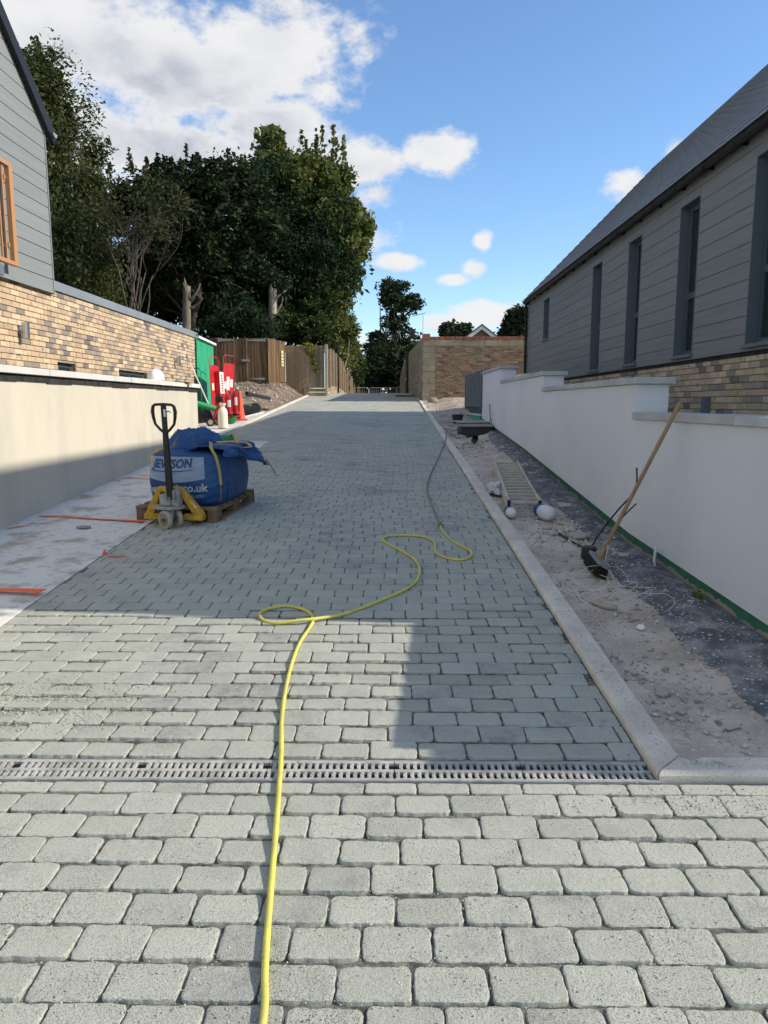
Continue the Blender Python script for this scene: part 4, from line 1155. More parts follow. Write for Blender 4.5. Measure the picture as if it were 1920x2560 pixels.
def far_house():
    c = at_depth(1203, 812, 50); t = thing('gabled_house', 'distant brick house gable with white bargeboards above the outbuilding', 'house', (c.x, 50, 1.5))
    hw, k = 4.2, .75; z0 = c.z - .12; ze = z0 - hw * k
    w = MB().add([(c.x - hw, 50, 0), (c.x + hw, 50, 0), (c.x + hw, 50, ze), (c.x, 50, z0), (c.x - hw, 50, ze)], [(0, 1, 2, 3, 4)])
    w.add([(c.x - hw, 50, 0), (c.x - hw, 60, 0), (c.x - hw, 60, ze), (c.x - hw, 50, ze)], [(3, 2, 1, 0)]).add([(c.x + hw, 50, 0), (c.x + hw, 60, 0), (c.x + hw, 60, ze), (c.x + hw, 50, ze)], [(0, 1, 2, 3)])
    w.add([(c.x - hw, 60, 0), (c.x + hw, 60, 0), (c.x + hw, 60, ze), (c.x, 60, z0), (c.x - hw, 60, ze)], [(4, 3, 2, 1, 0)]).build('wall', 'red_brick', t)
    for s in (-1, 1):
        MB().prism([(c.x, z0 + .14), (c.x + s * (hw + .4), z0 + .14 - (hw + .4) * k), (c.x + s * (hw + .4), z0 + .05 - (hw + .4) * k), (c.x, z0 + .05)], 'y', 49.5, 60.3).build('roof_slope', 'roof_tile', t)
        MB().prism([(c.x, z0 + .05), (c.x + s * (hw + .4), z0 + .05 - (hw + .4) * k), (c.x + s * (hw + .4), z0 - .21 - (hw + .4) * k), (c.x, z0 - .21)], 'y', 49.56, 49.62).build('bargeboard', 'white_trim', t)
    p = at_depth(1203, 847, 50)
    win = MB().box(c.x - .56, c.x + .56, 49.93, 49.99, p.z - 1.2, p.z + .13).build('window', 'white_trim', t)
    MB().box(c.x - .48, c.x + .48, 49.91, 49.925, p.z - 1.1, p.z + .03).build('pane', 'glass', win)


far_house()


# ------------------------------------------------------------------ timber gates and fences
def boards_between(parent, A, B, z0, z1, material, bw=.118, proud=0.02, name='board', zslope=None):
    """upright boards from A to B (2D), facing the left-hand side of A->B turned towards the drive"""
    A = Vector((*A, 0)); B = Vector((*B, 0)); d = B - A; L = d.length; d /= L; n = Vector((d.y, -d.x, 0)); u = 0; k = 0
    ang = math.atan2(d.y, d.x)
    while u < L - .02:
        w = min(bw, L - u); p = A + d * (u + w / 2)
        t0 = z0(p) if callable(z0) else z0; t1 = z1(p) if callable(z1) else z1
        M = Matrix.Translation(p) @ Matrix.Rotation(ang, 4, 'Z') @ Matrix.Rotation(R(5), 4, 'Z')
        MB().box(-w / 2 - .006, w / 2 + .002, -proud, 0, t0 + random.uniform(-.01, .01), t1 + random.uniform(-.008, .008), M).build(name, material, parent); u += bw


def fences():
    g = thing('timber_gate', 'brown timber double gate with galvanised strap hinges on the soil heap', 'gate', (-6.1, 30, 2.4))
    A, B = at_depth(548, 900, 30), at_depth(664, 900, 30); zt, zb = at_depth(600, 846, 30).z, at_depth(600, 957, 30).z
    mid = A.x + (B.x - A.x) * .52
    boards_between(g, (A.x, 30), (mid - .002, 30), zb, zt, 'fence_wood'); boards_between(g, (mid + .002, 30), (B.x, 30), zb, zt + .01, 'fence_wood')
    for z in (zb + .25, zt - .25): MB().box(A.x, B.x, 30.005, 30.06, z, z + .09).build('ledge', 'fence_wood', g)
    for (x0, x1, z) in ((A.x + .03, A.x + .65, zt - .07), (B.x - .70, B.x - .03, zt - .075), (B.x - .62, B.x - .03, zb + .16)):
        lft = x0 < -6.2; V = [(x0, z - (.05 if lft else .012)), (x1, z - (.012 if lft else .05)), (x1, z + (.012 if lft else .05)), (x0, z + (.05 if lft else .012))]
        MB().prism(V, 'y', 29.962, 29.97).build('strap_hinge', 'galv', g)
    for x in (A.x + .01, B.x - .01): MB().box(x - .03, x + .03, 29.955, 29.975, zt - .14, zt + .01).build('hinge_plate', 'galv', g)
    MB().box(mid - .06, mid + .26, 29.955, 29.972, (zt + zb) / 2 - .03, (zt + zb) / 2 + .05).build('latch', 'galv', g)
    MB().box(A.x - .02, B.x + .12, 30.06, 30.075, zb - .1, zt - .02).build('backing', 'pallet_wood', g)
    for x in (A.x - .07, B.x + .03): MB().box(x - .05, x + .05, 29.98, 30.1, zb - .5, zt + .03).build('gate_post', 'fence_wood', g)
    # low board fence left of the gates, mostly behind the green wall
    f0 = thing('timber_fence', 'dark timber fence behind the green wall left of the gates', 'fence', (-8.5, 30.4, 2.4))
    boards_between(f0, (-11.0, 30.3), (A.x - .13, 30.3), 2.2, zt + .05, 'fence_wood')
    MB().box(-11, A.x - .13, 30.32, 30.38, 2.5, 2.6).build('rail', 'fence_wood', f0)
    # short return panel
    C = at_depth(712, 900, 31.7)
    f1 = thing('timber_fence', 'short angled timber fence panel with yellow sign beside the gates', 'fence', (B.x + .2, 31, 2.3))
    p0, p1 = (B.x + .09, 29.95), (C.x, 31.7)
    zb1, zt1 = at_depth(690, 955, 30.8).z, at_depth(690, 850, 30.8).z
    boards_between(f1, p0, p1, zb1, zt1, 'fence_wood')
    d = Vector((p1[0] - p0[0], p1[1] - p0[1], 0)); L = d.length; ang = math.atan2(d.y, d.x); M = Matrix.Translation((p0[0], p0[1], 0)) @ Matrix.Rotation(ang, 4, 'Z')
    MB().box(0, L, -.05, -.022, zb1 - .38, zb1 - .02, M).build('gravel_board', 'fence_wood', f1)
    MB().box(0, L, -.056, -.052, zb1 - .21, zb1 - .20, M).build('gravel_board_joint', 'pallet_wood', f1)
    for u in (.05, L - .02): MB().box(u - .06, u + .07, .02, .12, zb1 - .6, zt1 - .05, M).build('fence_post', 'fence_wood', f1)
    s = thing('warning_sign', 'narrow yellow warning sign fixed to the angled fence panel', 'sign', (p1[0] - .3, 31.3, 3.2)); 
    MB().box(L - .50, L - .30, -.062, -.056, at_depth(705, 916, 31.4).z, at_depth(705, 877, 31.4).z, M).build('sign_plate', 'yellow_sign', s)
    z0s, z1s = at_depth(705, 916, 31.4).z, at_depth(705, 877, 31.4).z
    for k in range(4): MB().box(L - .46, L - .34, -.0645, -.0625, z0s + .08 + k * .13, z0s + .13 + k * .13, M).build('sign_mark', 'label_print', s)
    # main panel and the run along the lane
    D = at_depth(812, 900, 31.75)
    f2 = thing('timber_fence', 'pale timber fence panel with gravel boards at the head of the drive', 'fence', (-3.7, 31.8, 1.9))
    zt2 = at_depth(780, 864, 31.75).z; z02 = 1.90
    boards_between(f2, (C.x + .03, 31.75), (D.x - .02, 31.75), z02 + .33, zt2, 'fence_pale', .112)
    for k in range(2): MB().box(C.x, D.x, 31.70, 31.74, z02 + .01 + k * .16, z02 + .155 + k * .16).build('gravel_board', 'fence_pale', f2)
    MB().box(C.x, D.x, 31.76, 31.80, zt2 - .3, zt2 - .2).build('rail', 'fence_pale', f2)
    MB().box(D.x - .9, D.x - .84, 31.68, 31.70, z02, z02 + .33).build('cleat', 'fence_pale', f2)
    f3 = thing('timber_fence', 'receding timber fence with concrete posts along the left of the lane', 'fence', (-2.74, 40, 2))
    px = D.x + .06
    MB().box(px - .055, px + .055, 31.66, 31.80, 1.8, zt2 + .04).build('concrete_post', 'concrete_post', f3, bevel=.008)
    y = 31.84; k = 0
    while y < 55:
        b = y + 1.82; zz = gz(y + .9)
        gate = (k == 3)
        top = zz + 1.98 - (.05 if k > 1 else 0)
        if gate:
            for yy in (y + .1, y + 1.1): MB().box(px - .05, px + .05, yy - .05, yy + .05, zz - .3, top + .4).build('gate_post', 'black_plastic', f3)
            MB().box(px - .03, px + .03, y + .15, y + 1.05, top - .05, top).build('gate_rail', 'black_plastic', f3)
            boards_between(f3, (px - .25, y + 1.15), (px - .25, y + .1), zz, top - .2, 'pallet_wood', .14)
            y += 1.2
        else:
            boards_between(f3, (px, y), (px, b - .05), zz + .32, top, 'fence_pale', .125)
            for q in range(2): MB().box(px - .01, px + .035, y, b - .05, zz + .01 + q * .155, zz + .155 + q * .155).build('gravel_board', 'fence_pale', f3)
            MB().box(px - .06, px + .045, b - .05, b + .06, zz - .2, top + .03).build('concrete_post', 'concrete_post', f3)
            y = b + .07
        k += 1
    # right of the lane: black gate and pale fence beyond the outbuilding
    f4 = thing('metal_gate', 'tall black gate standing past the concrete block side wall', 'gate', (.78, 35, 2.05))
    xa = .74
    MB().box(xa - .02, xa + .03, 34.75, 36.9, 1.95, 3.75).build('gate_leaf', 'black_plastic', f4)
    for y in (34.65, 37.0): MB().box(xa - .05, xa + .05, y - .05, y + .05, 1.7, 3.95).build('gate_post', 'black_plastic', f4)
    MB().box(xa - .06, xa - .022, 34.9, 36.8, 2.7, 2.78).build('gate_rail', 'galv', f4)
    f5 = thing('timber_fence', 'pale timber fence on the right of the lane past the black gate', 'fence', (.65, 42, 2))
    y = 37.2
    while y < 50:
        zz = gz(y + .9); xx = .74 - .01 * (y - 37)
        MB().box(xx - .05, xx + .05, y - .05, y + .05, zz - .2, zz + 1.75).build('fence_post', 'concrete_post', f5)
        boards_between(f5, (xx, y + 1.85), (xx, y + .06), zz, zz + 1.65, 'fence_pale', .14); y += 1.9


fences()


def barriers():
    for i, (xa, xb, Y, lab) in enumerate([(865, 921, 49.2, 'galvanised crowd barrier beside the left fence at the top of the lane'), (923, 992, 49.0, 'galvanised crowd barrier behind the worker in the white hard hat'), (993, 1012, 47.5, 'galvanised crowd barrier end next to the right fence past the black gate')]):
        A, B = at_depth(xa, 967, Y), at_depth(xb, 972 if i < 2 else 966, Y); zt = (A.z + B.z) / 2; z0 = gz(Y)
        t = thing('crowd_barrier', lab, 'barrier', ((A.x + B.x) / 2, Y, z0), group='crowd barriers across the lane')
        h = zt - z0
        pts = [(A.x, Y, z0 + .1), (A.x, Y, zt - .08), (A.x + .08, Y, zt), (B.x - .08, Y, zt), (B.x, Y, zt - .08), (B.x, Y, z0 + .1)]
        MB().tube(pts, .022, 6).tube([(A.x, Y, z0 + .2), (B.x, Y, z0 + .2)], .02, 6).build('frame', 'galv', t)
        n = max(2, int((B.x - A.x) / .12)); m = MB()
        for k in range(1, n):
            x = A.x + (B.x - A.x) * k / n; MB().tube([(x, Y, z0 + .2), (x, Y, zt - .01)], .008, 5).build('bar', 'galv', t)
        for x in (A.x + .15, B.x - .15): MB().tube([(x, Y - .3, z0 + .02), (x, Y, z0 + .2), (x, Y + .3, z0 + .02)], .018, 6).build('foot', 'galv', t)


barriers()


# ------------------------------------------------------------------ vegetation
def leaf_quads(P, size, droop=0.0, aspect=.62, out=None):
    """P (n,3) leaf centres; returns quads"""
    n = len(P)
    a = rng.normal(0, 1, (n, 3)); a[:, 2] = a[:, 2] * .6 - droop
    if out is not None: a += out * .8
    a /= np.linalg.norm(a, axis=1)[:, None] + 1e-9
    b = rng.normal(0, 1, (n, 3)); b -= a * (a * b).sum(1)[:, None]; b /= np.linalg.norm(b, axis=1)[:, None] + 1e-9
    s = (np.asarray(size) * rng.uniform(.45, 1.5, n))[:, None]
    c = np.cross(a, b) * s * .18
    V = np.stack([P - a * s, P + b * s * aspect + c, P + a * s, P - b * s * aspect + c], 1).reshape(-1, 3)
    return V, (np.arange(n)[:, None] * 4 + np.arange(4)[None])


def crown_points(ells, n_clump, per, clump_r, surf=.55, flat=.75, up_bias=0.0, seed=0):
    """leaf clumps spread through a union of ellipsoids; ells: (centre, radii, weight)"""
    wts = np.array([e[2] for e in ells], float); wts /= wts.sum()
    idx = rng.choice(len(ells), n_clump, p=wts); C = np.zeros((n_clump, 3))
    for i, (c, r, w) in enumerate(ells):
        k = idx == i; m = k.sum()
        d = rng.normal(0, 1, (m, 3)); d /= np.linalg.norm(d, axis=1)[:, None]
        d[:, 2] += up_bias
        rad = surf + (1 - surf) * rng.random(m) ** .6
        C[k] = np.array(c)[None] + d * rad[:, None] * np.array(r)[None]
    cr = clump_r * rng.uniform(.55, 1.45, n_clump)
    P = np.repeat(C, per, 0); d = rng.normal(0, 1, P.shape); d /= np.linalg.norm(d, axis=1)[:, None]
    rr = np.repeat(cr, per)[:, None] * rng.random((len(P), 1)) ** .45
    d[:, 2] *= flat
    return P + d * rr, C


def limb(m, a, b, r0, r1, bend=.2, n=6, seed=None):
    a, b = Vector(a), Vector(b); L = (b - a).length; pts = []
    k = Vector((random.uniform(-1, 1), random.uniform(-1, 1), random.uniform(-.3, .6))) * bend * L
    for i in range(n):
        f = i / (n - 1); pts.append(a.lerp(b, f) + k * math.sin(math.pi * f) * .5 + Vector((random.uniform(-1, 1), random.uniform(-1, 1), 0)) * .02 * L)
    m.tube(pts, [r0 + (r1 - r0) * i / (n - 1) for i in range(n)], 7); return pts


def ell_px(cx, cy, rx, ry, Y, ry_m, w=1.0):
    """ellipsoid from where it stands: centre seen at cx,cy at distance Y"""
    c = at_depth(cx, cy, Y); s = Y / FPX; return (tuple(c), (rx * s, ry_m, ry * s), w)


def tree(name, label, base, ells, leaf, n_clump, per, clump_r, size, trunk_r=.18, bark='bark', limbs=7, droop=0.0, group=None, surf=.55, flat=.75, aspect=.62, core=0, extra=None, cat='tree', strands=0, trunk=True, up_bias=0.0, lumps=9):
    t = thing(name, label, cat, base, group=group); off = np.array(base)
    if lumps:                     # tufts that break the outline
        more = []
        for (c, r, w) in ells:
            for _ in range(lumps):
                d = rng.normal(0, 1, 3); d /= np.linalg.norm(d); d[2] = abs(d[2]) * .9 - .25; f = rng.uniform(.86, 1.12); k = rng.uniform(.10, .26) * min(r)
                more.append((tuple(np.array(c) + d * np.array(r) * f), (k * 1.2, k * 1.2, k * rng.uniform(.7, 1.5)), w * .05))
        ells = [*ells, *more]
    P, C = crown_points(ells, n_clump, per, clump_r, surf, flat, up_bias)
    S = np.full(len(P), size)
    if strands:       # hanging twigs
        k = rng.choice(len(P), int(len(P) * strands)); Q = P[k].copy(); Q[:, 2] -= rng.random(len(k)) ** .7 * 1.6; P = np.concatenate([P, Q]); S = np.concatenate([S, np.full(len(Q), size * .9)])
    if core:          # larger leaves deep inside so that the mass is not see-through
        Pi, _ = crown_points([(c, (r[0] * .72, r[1] * .72, r[2] * .72), w) for c, r, w in ells], core, 14, clump_r, .0, 1)
        P = np.concatenate([P, Pi]); S = np.concatenate([S, np.full(len(Pi), size * 1.7)])
    if extra is not None:
        P = np.concatenate([P, extra]); S = np.concatenate([S, np.full(len(extra), size)])
    ctr = np.average(np.array([e[0] for e in ells]), axis=0); out = P - ctr; out /= np.linalg.norm(out, axis=1)[:, None] + 1e-9
    V, F = leaf_quads(P, S, droop, aspect, out)
    np_obj('crown', V - off[None], F, leaf, t)
    if trunk:
        m = MB(); top = Vector(ells[0][0]); b = Vector(base); b.z -= .2
        tp = limb(m, b, b.lerp(top, .95), trunk_r, trunk_r * .3, .06, 8)
        picks = random.sample(range(len(C)), min(limbs, len(C)))
        for i in picks:
            f = random.uniform(.3, .85); a = Vector(tp[int(f * 7)]); limb(m, a, C[i], trunk_r * (1 - f) * .7 + .012, .008, .18, 6)
        m.build('trunk', bark, t, smooth='all')
    return t


def shoots(ells_top, n, L, seed=0):
    """upright leafy leaders breaking the outline"""
    out = []
    for (c, r, w) in ells_top:
        for _ in range(n):
            a = random.uniform(0, 6.28); q = random.random() ** .5 * .8
            b = Vector((c[0] + r[0] * q * math.cos(a), c[1] + r[1] * q * math.sin(a), c[2] + r[2] * math.sqrt(max(0, 1 - q * q)) * .9))
            h = L * random.uniform(.4, 1.2)
            for k in range(46):
                f = random.random(); out.append((b.x + random.gauss(0, .10 * (1.15 - f)), b.y + random.gauss(0, .10 * (1.15 - f)), b.z + f * h))
    return np.array(out)


def vegetation():
    E = ell_px
    tree('birch_tree', 'tall weeping birch rising behind the boarded gable', (-12.2, 27, 1.6),
         [E(140, 420, 105, 290, 27, 2.4, 3), E(180, 560, 100, 190, 26.5, 2.2, 2), E(110, 265, 60, 95, 27, 1.4, 1.1), E(105, 195, 34, 50, 27, .8, .5), E(215, 700, 80, 140, 26, 1.8, 1.2), E(60, 300, 60, 180, 27, 1.5, .8)],
         'leaf_birch', 760, 34, .42, .068, .2, limbs=16, droop=.7, strands=.55, core=260, surf=.35, flat=1.2, aspect=.5,
         extra=shoots([E(108, 230, 58, 80, 27, 1.2)], 9, .8))
    tree('elder_shrub', 'sparse scrubby tree with bare grey branches behind the brick wall', (at_depth(330, 800, 25).x, 25, 2.3),
         [E(335, 520, 90, 85, 25, 1.4, 1), E(290, 570, 70, 80, 25, 1.3, .7), E(410, 510, 55, 80, 25, 1.2, .7)], 'leaf_shrub', 210, 16, .30, .055, .09, 'bark_dark', limbs=6, surf=.3, droop=.2,
         extra=shoots([E(335, 480, 80, 50, 25, 1)], 7, .7))
    bt = thing('bare_shrub', 'many-stemmed bare grey shrub spreading in front of the dark trees', 'shrub', (at_depth(335, 760, 23.5).x, 23.5, 2.0))
    m = MB(); b = at_depth(345, 790, 23.5); random.seed(15)
    for k in range(8):
        x = 250 + k * 29 + random.uniform(-10, 10); y = random.uniform(505, 600); mid = at_depth(345 + (x - 345) * .35, 690 + random.uniform(-30, 20), 23.5 + random.uniform(-.4, .4))
        pts = limb(m, (b.x + random.uniform(-.25, .35), 23.5, b.z - .4), mid, .026, .016, .10, 4); end = at_depth(x, y, 23.5 + random.uniform(-.9, .9)); p2 = limb(m, pts[-1], end, .016, .004, .34, 7)
        for _ in range(7):
            s = Vector(random.choice(p2[1:])); e = s + Vector((random.uniform(-.7, .7), random.uniform(-.6, .6), random.uniform(-.15, .7))); p3 = limb(m, s, e, .006, .002, .5, 6)
            for _ in range(2):
                s3 = Vector(random.choice(p3[1:])); limb(m, s3, s3 + Vector((random.uniform(-.3, .3), random.uniform(-.3, .3), random.uniform(-.15, .3))), .004, .002, .3, 4)
    m.build('stems', 'bark_dark', bt, smooth='all')
    tree('cherry_laurel_tree', 'dark glossy broadleaf tree with ragged top left of the conifer', (at_depth(470, 800, 31).x, 31, 2.4),
         [E(500, 540, 150, 125, 31, 2.2, 2), E(430, 610, 140, 140, 31, 2.2, 1.5), E(570, 470, 85, 65, 31, 1.5, 1), E(410, 490, 75, 60, 31, 1.2, .7), E(310, 520, 60, 60, 31, 1.2, .7), E(520, 680, 160, 130, 32, 2, 1.2), E(300, 720, 120, 120, 32, 2, 1)],
         'leaf_dark', 820, 30, .45, .085, .2, bark='bark_dark', limbs=10, core=560, surf=.35, droop=.25, extra=shoots([E(520, 490, 140, 70, 31, 1.6), E(410, 480, 60, 50, 31, 1)], 12, .7))
    tree('conifer_tree', 'dense dark green conifer in the middle of the tree group', (at_depth(690, 820, 35).x, 35, 2.4),
         [E(690, 620, 150, 170, 35, 2.6, 2.5), E(640, 700, 130, 150, 34, 2.2, 1.5), E(790, 680, 95, 140, 35, 2.2, 1.3), E(670, 470, 75, 80, 35, 1.8, .8), E(820, 580, 80, 110, 35.5, 1.8, .8)],
         'leaf_conifer', 900, 34, .55, .085, .25, 'bark_dark', limbs=8, core=620, surf=.4, droop=.5, flat=.6, aspect=.35)
    tree('maple_tree', 'large leafy maple with sunlit pale leaves on its right side', (at_depth(760, 820, 36).x, 36.5, 2.3),
         [E(775, 525, 110, 120, 36.5, 2.6, 2.2), E(835, 610, 82, 125, 36.5, 2.2, 1.7), E(690, 460, 65, 75, 36.5, 1.8, .8), E(795, 445, 72, 55, 36.5, 1.6, 1), E(872, 580, 46, 75, 36.5, 1.4, .8), E(835, 725, 58, 85, 36.5, 1.6, .8), E(673, 385, 18, 60, 36.5, .6, .25)],
         'leaf_maple', 980, 32, .48, .105, .24, 'bark', limbs=10, core=420, surf=.5, extra=shoots([E(690, 450, 60, 60, 36.5, 1.2), E(800, 440, 75, 45, 36.5, 1.4), E(740, 450, 60, 50, 36.5, 1.2)], 9, 1.2))
    tree('weeping_cypress', 'low feathery dark green conifer above the brick wall end', (at_depth(590, 830, 31.4).x, 31.4, 2.4),
         [E(590, 790, 75, 60, 31.2, 1.2, 1), E(540, 830, 60, 40, 31.2, 1.0, .6), E(640, 830, 60, 40, 31.5, 1, .6)], 'leaf_conifer', 240, 30, .36, .07, .07, limbs=4, droop=.9, flat=.5, core=80, aspect=.3, surf=.3)
    tree('ivy_bush', 'broad-leaved ivy bush spilling over the angled fence panel', (at_depth(730, 860, 33).x, 33.2, 2.2),
         [E(725, 815, 75, 42, 33.2, 1.1, 1.2), E(780, 830, 50, 42, 33.2, 1.0, .8), E(680, 835, 36, 24, 33, .8, .4), E(790, 760, 44, 60, 34, 1.0, .8)], 'leaf_ivy', 330, 28, .30, .085, .05, limbs=4, core=90, surf=.45, cat='bush')
    iv = thing('ivy_trail', 'dry ivy trail hanging down the pale fence panel', 'ivy', (at_depth(776, 900, 31.66).x, 31.66, 3))
    P = []
    for k in range(260):
        f = random.random(); q = at_depth(768 + 26 * f + random.gauss(0, 6 + 4 * math.sin(f * 9)), 858 + 72 * f, 31.67); P.append((q.x, 31.66 + random.uniform(-.05, .02), q.z))
    V, F = leaf_quads(np.array(P), .05, .8); np_obj('leaves', V - np.array(ORG[iv.name])[None], F, 'leaf_yellow', iv)
    m = MB(); limb(m, at_depth(770, 855, 31.69), at_depth(796, 930, 31.69), .008, .003, .1); m.build('stem', 'bark', iv)
    tree('lane_shrub', 'tall yellowing shrub behind the receding fence on the lane', (at_depth(850, 900, 43).x, 43, 2),
         [E(850, 850, 40, 75, 43, 1.5, 1.2), E(835, 800, 35, 50, 42, 1.2, .7), E(875, 870, 20, 55, 45, 1.2, .6), E(868, 815, 22, 34, 43, .9, .4)], 'leaf_maple', 260, 26, .34, .085, .07, 'bark_pale', limbs=8, core=60, surf=.4, cat='bush')
    tree('golden_shrub', 'small bright yellow shrub over the end of the receding fence', (at_depth(876, 900, 46).x, 46, 1.7),
         [E(876, 868, 12, 34, 46, .7, 1)], 'leaf_yellow', 60, 26, .26, .085, .04, limbs=3, surf=.3, cat='bush')
    tree('lane_hedge_bush', 'low green bush beyond the end of the left fence', (at_depth(893, 950, 52).x, 54, 1.4),
         [E(893, 915, 16, 50, 54, 1.2, 1), E(885, 880, 14, 30, 54, 1.0, .5)], 'leaf_ivy', 120, 26, .34, .09, .06, limbs=3, core=40, cat='bush')
    tree('acacia_tree', 'tall open-crowned tree at the far end of the lane', (at_depth(987, 930, 66).x, 66, .9),
         [E(990, 755, 34, 48, 66, 1.6, 1.1), E(985, 810, 30, 30, 66, 1.4, .5), E(1032, 757, 22, 24, 66, 1.1, .45), E(1015, 860, 40, 45, 66, 1.8, 1.0), E(945, 860, 34, 36, 66, 1.6, .8), E(960, 900, 50, 40, 67, 2, .9), E(970, 720, 20, 24, 66, 1, .35), E(1005, 715, 16, 18, 66, .9, .25)],
         'leaf_far', 560, 24, .46, .12, .26, 'bark', limbs=22, surf=.3, flat=.6, core=40)
    tree('lane_end_thicket', 'dark thicket closing off the far end of the lane', (at_depth(950, 960, 62).x, 62, 1.0),
         [E(950, 945, 70, 50, 62, 2.5, 1.5), E(905, 960, 40, 50, 61, 2, .8), E(1000, 930, 36, 60, 63, 2, .9), E(960, 900, 50, 36, 63, 2, .6)], 'leaf_dark', 480, 26, .55, .13, .12, limbs=8, core=260, cat='thicket')
    tree('apple_tree', 'small round-topped tree left of the distant gable', (at_depth(1135, 860, 58).x, 58, 1),
         [E(1130, 838, 30, 26, 58, 1.4, 1), E(1155, 826, 22, 22, 58, 1.2, .7), E(1120, 822, 16, 16, 58, .9, .4), E(1150, 860, 36, 26, 58, 1.5, .6)], 'leaf_far', 240, 24, .38, .11, .16, limbs=8, surf=.3, core=60)
    tree('pear_tree', 'dark leafy tree right of the distant gable beside the downpipe', (at_depth(1300, 860, 56).x, 56, 1),
         [E(1298, 825, 36, 46, 56, 1.8, 1.3), E(1290, 790, 22, 22, 56, 1.1, .5), E(1320, 800, 40, 40, 56, 1.6, .8), E(1262, 846, 16, 20, 56, 1, .3)], 'leaf_far', 300, 24, .40, .12, .18, limbs=8, surf=.35, core=90)
    tree('boundary_thicket', 'dense dark thicket filling the gap behind the brick wall', (at_depth(420, 800, 36).x, 38, 2.2),
         [E(300, 730, 150, 110, 38, 2.0, 1.2), E(430, 740, 140, 110, 38, 2.0, 1.2), E(560, 760, 130, 110, 38, 2.0, 1.2), E(200, 640, 110, 180, 38, 2, 1.2), E(680, 790, 110, 80, 39, 2.0, .8)], 'leaf_dark', 620, 24, .6, .12, .1, limbs=8, core=620, surf=.2, cat='thicket')
    # two dead trunks
    for (px, pt, pb, Y, r, lab, br) in [(467, 715, 835, 27, .15, 'dead grey tree stump above the far end of the brick wall', [(-16, 30, -10, -8), (18, 40, 34, -6), (6, 60, 40, 30)]),
                                        (682, 722, 850, 32.3, .20, 'pale dead tree stump above the angled fence panel', [(0, 40, 36, 2), (2, 70, 26, 20), (0, 60, 14, 90)])]:
        a = at_depth(px - 2, pb, Y); b = at_depth(px, pt, Y)
        t = thing('dead_stump', lab, 'tree stump', (a.x, Y, a.z - .8))
        m = MB(); n = 9; pts = [Vector((a.x, a.y, a.z - .8)).lerp(b, i / n) + Vector((random.uniform(-.01, .01), 0, 0)) for i in range(n + 1)]
        m.tube(pts, [r * (1.1 - .25 * i / n) for i in range(n + 1)], 10); m.tube([b - Vector((r * .35, 0, .05)), b + Vector((-r * .45, 0, .28))], [r * .45, .01], 6); m.build('trunk', 'bark' if Y < 30 else 'bark_pale', t, smooth='all')
        for (dx, dy, ex, ey) in br:
            s = at_depth(px + dx * .2, pt + dy, Y); e = at_depth(px + ex, pt + ey, Y - .1); m = MB(); limb(m, s, e, .06, .018, .25, 6); m.build('branch', 'bark' if Y < 30 else 'bark_pale', t, smooth='all')


vegetation()
random.seed(99)


# ------------------------------------------------------------------ pallet, bulk bag, pallet truck
PYAW = -math.atan2(.15, .99)
FWD = Vector((.15, .99, 0)).normalized()
TRUCK = Vector((-2.15, 6.93, 0)); TRUCK.z = gz(TRUCK.y)


def local_at(base, f): p = base + FWD * f; p.z = gz(p.y); return p


def pallet():
    p = local_at(TRUCK, .25); t = thing('wooden_pallet', 'worn wooden pallet carrying the blue bulk bag', 'pallet', p, PYAW, on_slope=True)
    Wd, L = .84, 1.12; r = random.Random(1)
    for i, y in enumerate((0, .17, .34, .51, .68, .85, 1.02)):
        MB().box(-Wd / 2 + r.uniform(-.006, .006), Wd / 2 + r.uniform(-.006, .006), y, y + .105, .122, .144).build('deck_board', 'pallet_wood', t, local=True, bevel=.003)
    for x in (-Wd / 2 + .05, 0, Wd / 2 - .05):
        MB().box(x - .05, x + .05, .002, L - .002, .1, .1215).build('stringer_board', 'pallet_wood', t, local=True, bevel=.003)
        MB().box(x - .05, x + .05, 0, L, .002, .022).build('bottom_board', 'pallet_wood', t, local=True, bevel=.003)
        for y in (.001, L / 2 - .07, L - .141): MB().box(x - .049, x + .049, y, y + .14, .0225, .0995).build('block', 'pallet_wood', t, local=True, bevel=.004)


pallet()

BAG_H, BA, BL, BP = .56, .41, .50, 5.0


def bag_half(tz):
    b = 1 + .085 * math.sin(math.pi * min(1, max(0, tz)) ** .8) + .02 * tz
    return BA * b, BL * b


def bag_wr(a, z):
    return .005 * wob(a * 1.6, z * 8, 1.6, 3) + .0035 * math.sin(z * 70 + 4 * math.sin(a * 3)) * abs(math.sin(a * 2)) ** 2


def bag_front(s, z, out=0.0):
    """point on the front face: s across (-1..1), z height"""
    ax, l = bag_half(z / BAG_H); s = max(-.999, min(.999, s)); x = s * ax; y = -l * (1 - abs(s) ** BP) ** (1 / BP)
    a = math.atan2(y / l, x / ax); w = bag_wr(a % (2 * math.pi), z); x += w * math.cos(a); y += w * math.sin(a)
    n = Vector((.9 * s ** 5, -1, 0)).normalized()
    return Vector((x, y, z)) + n * out


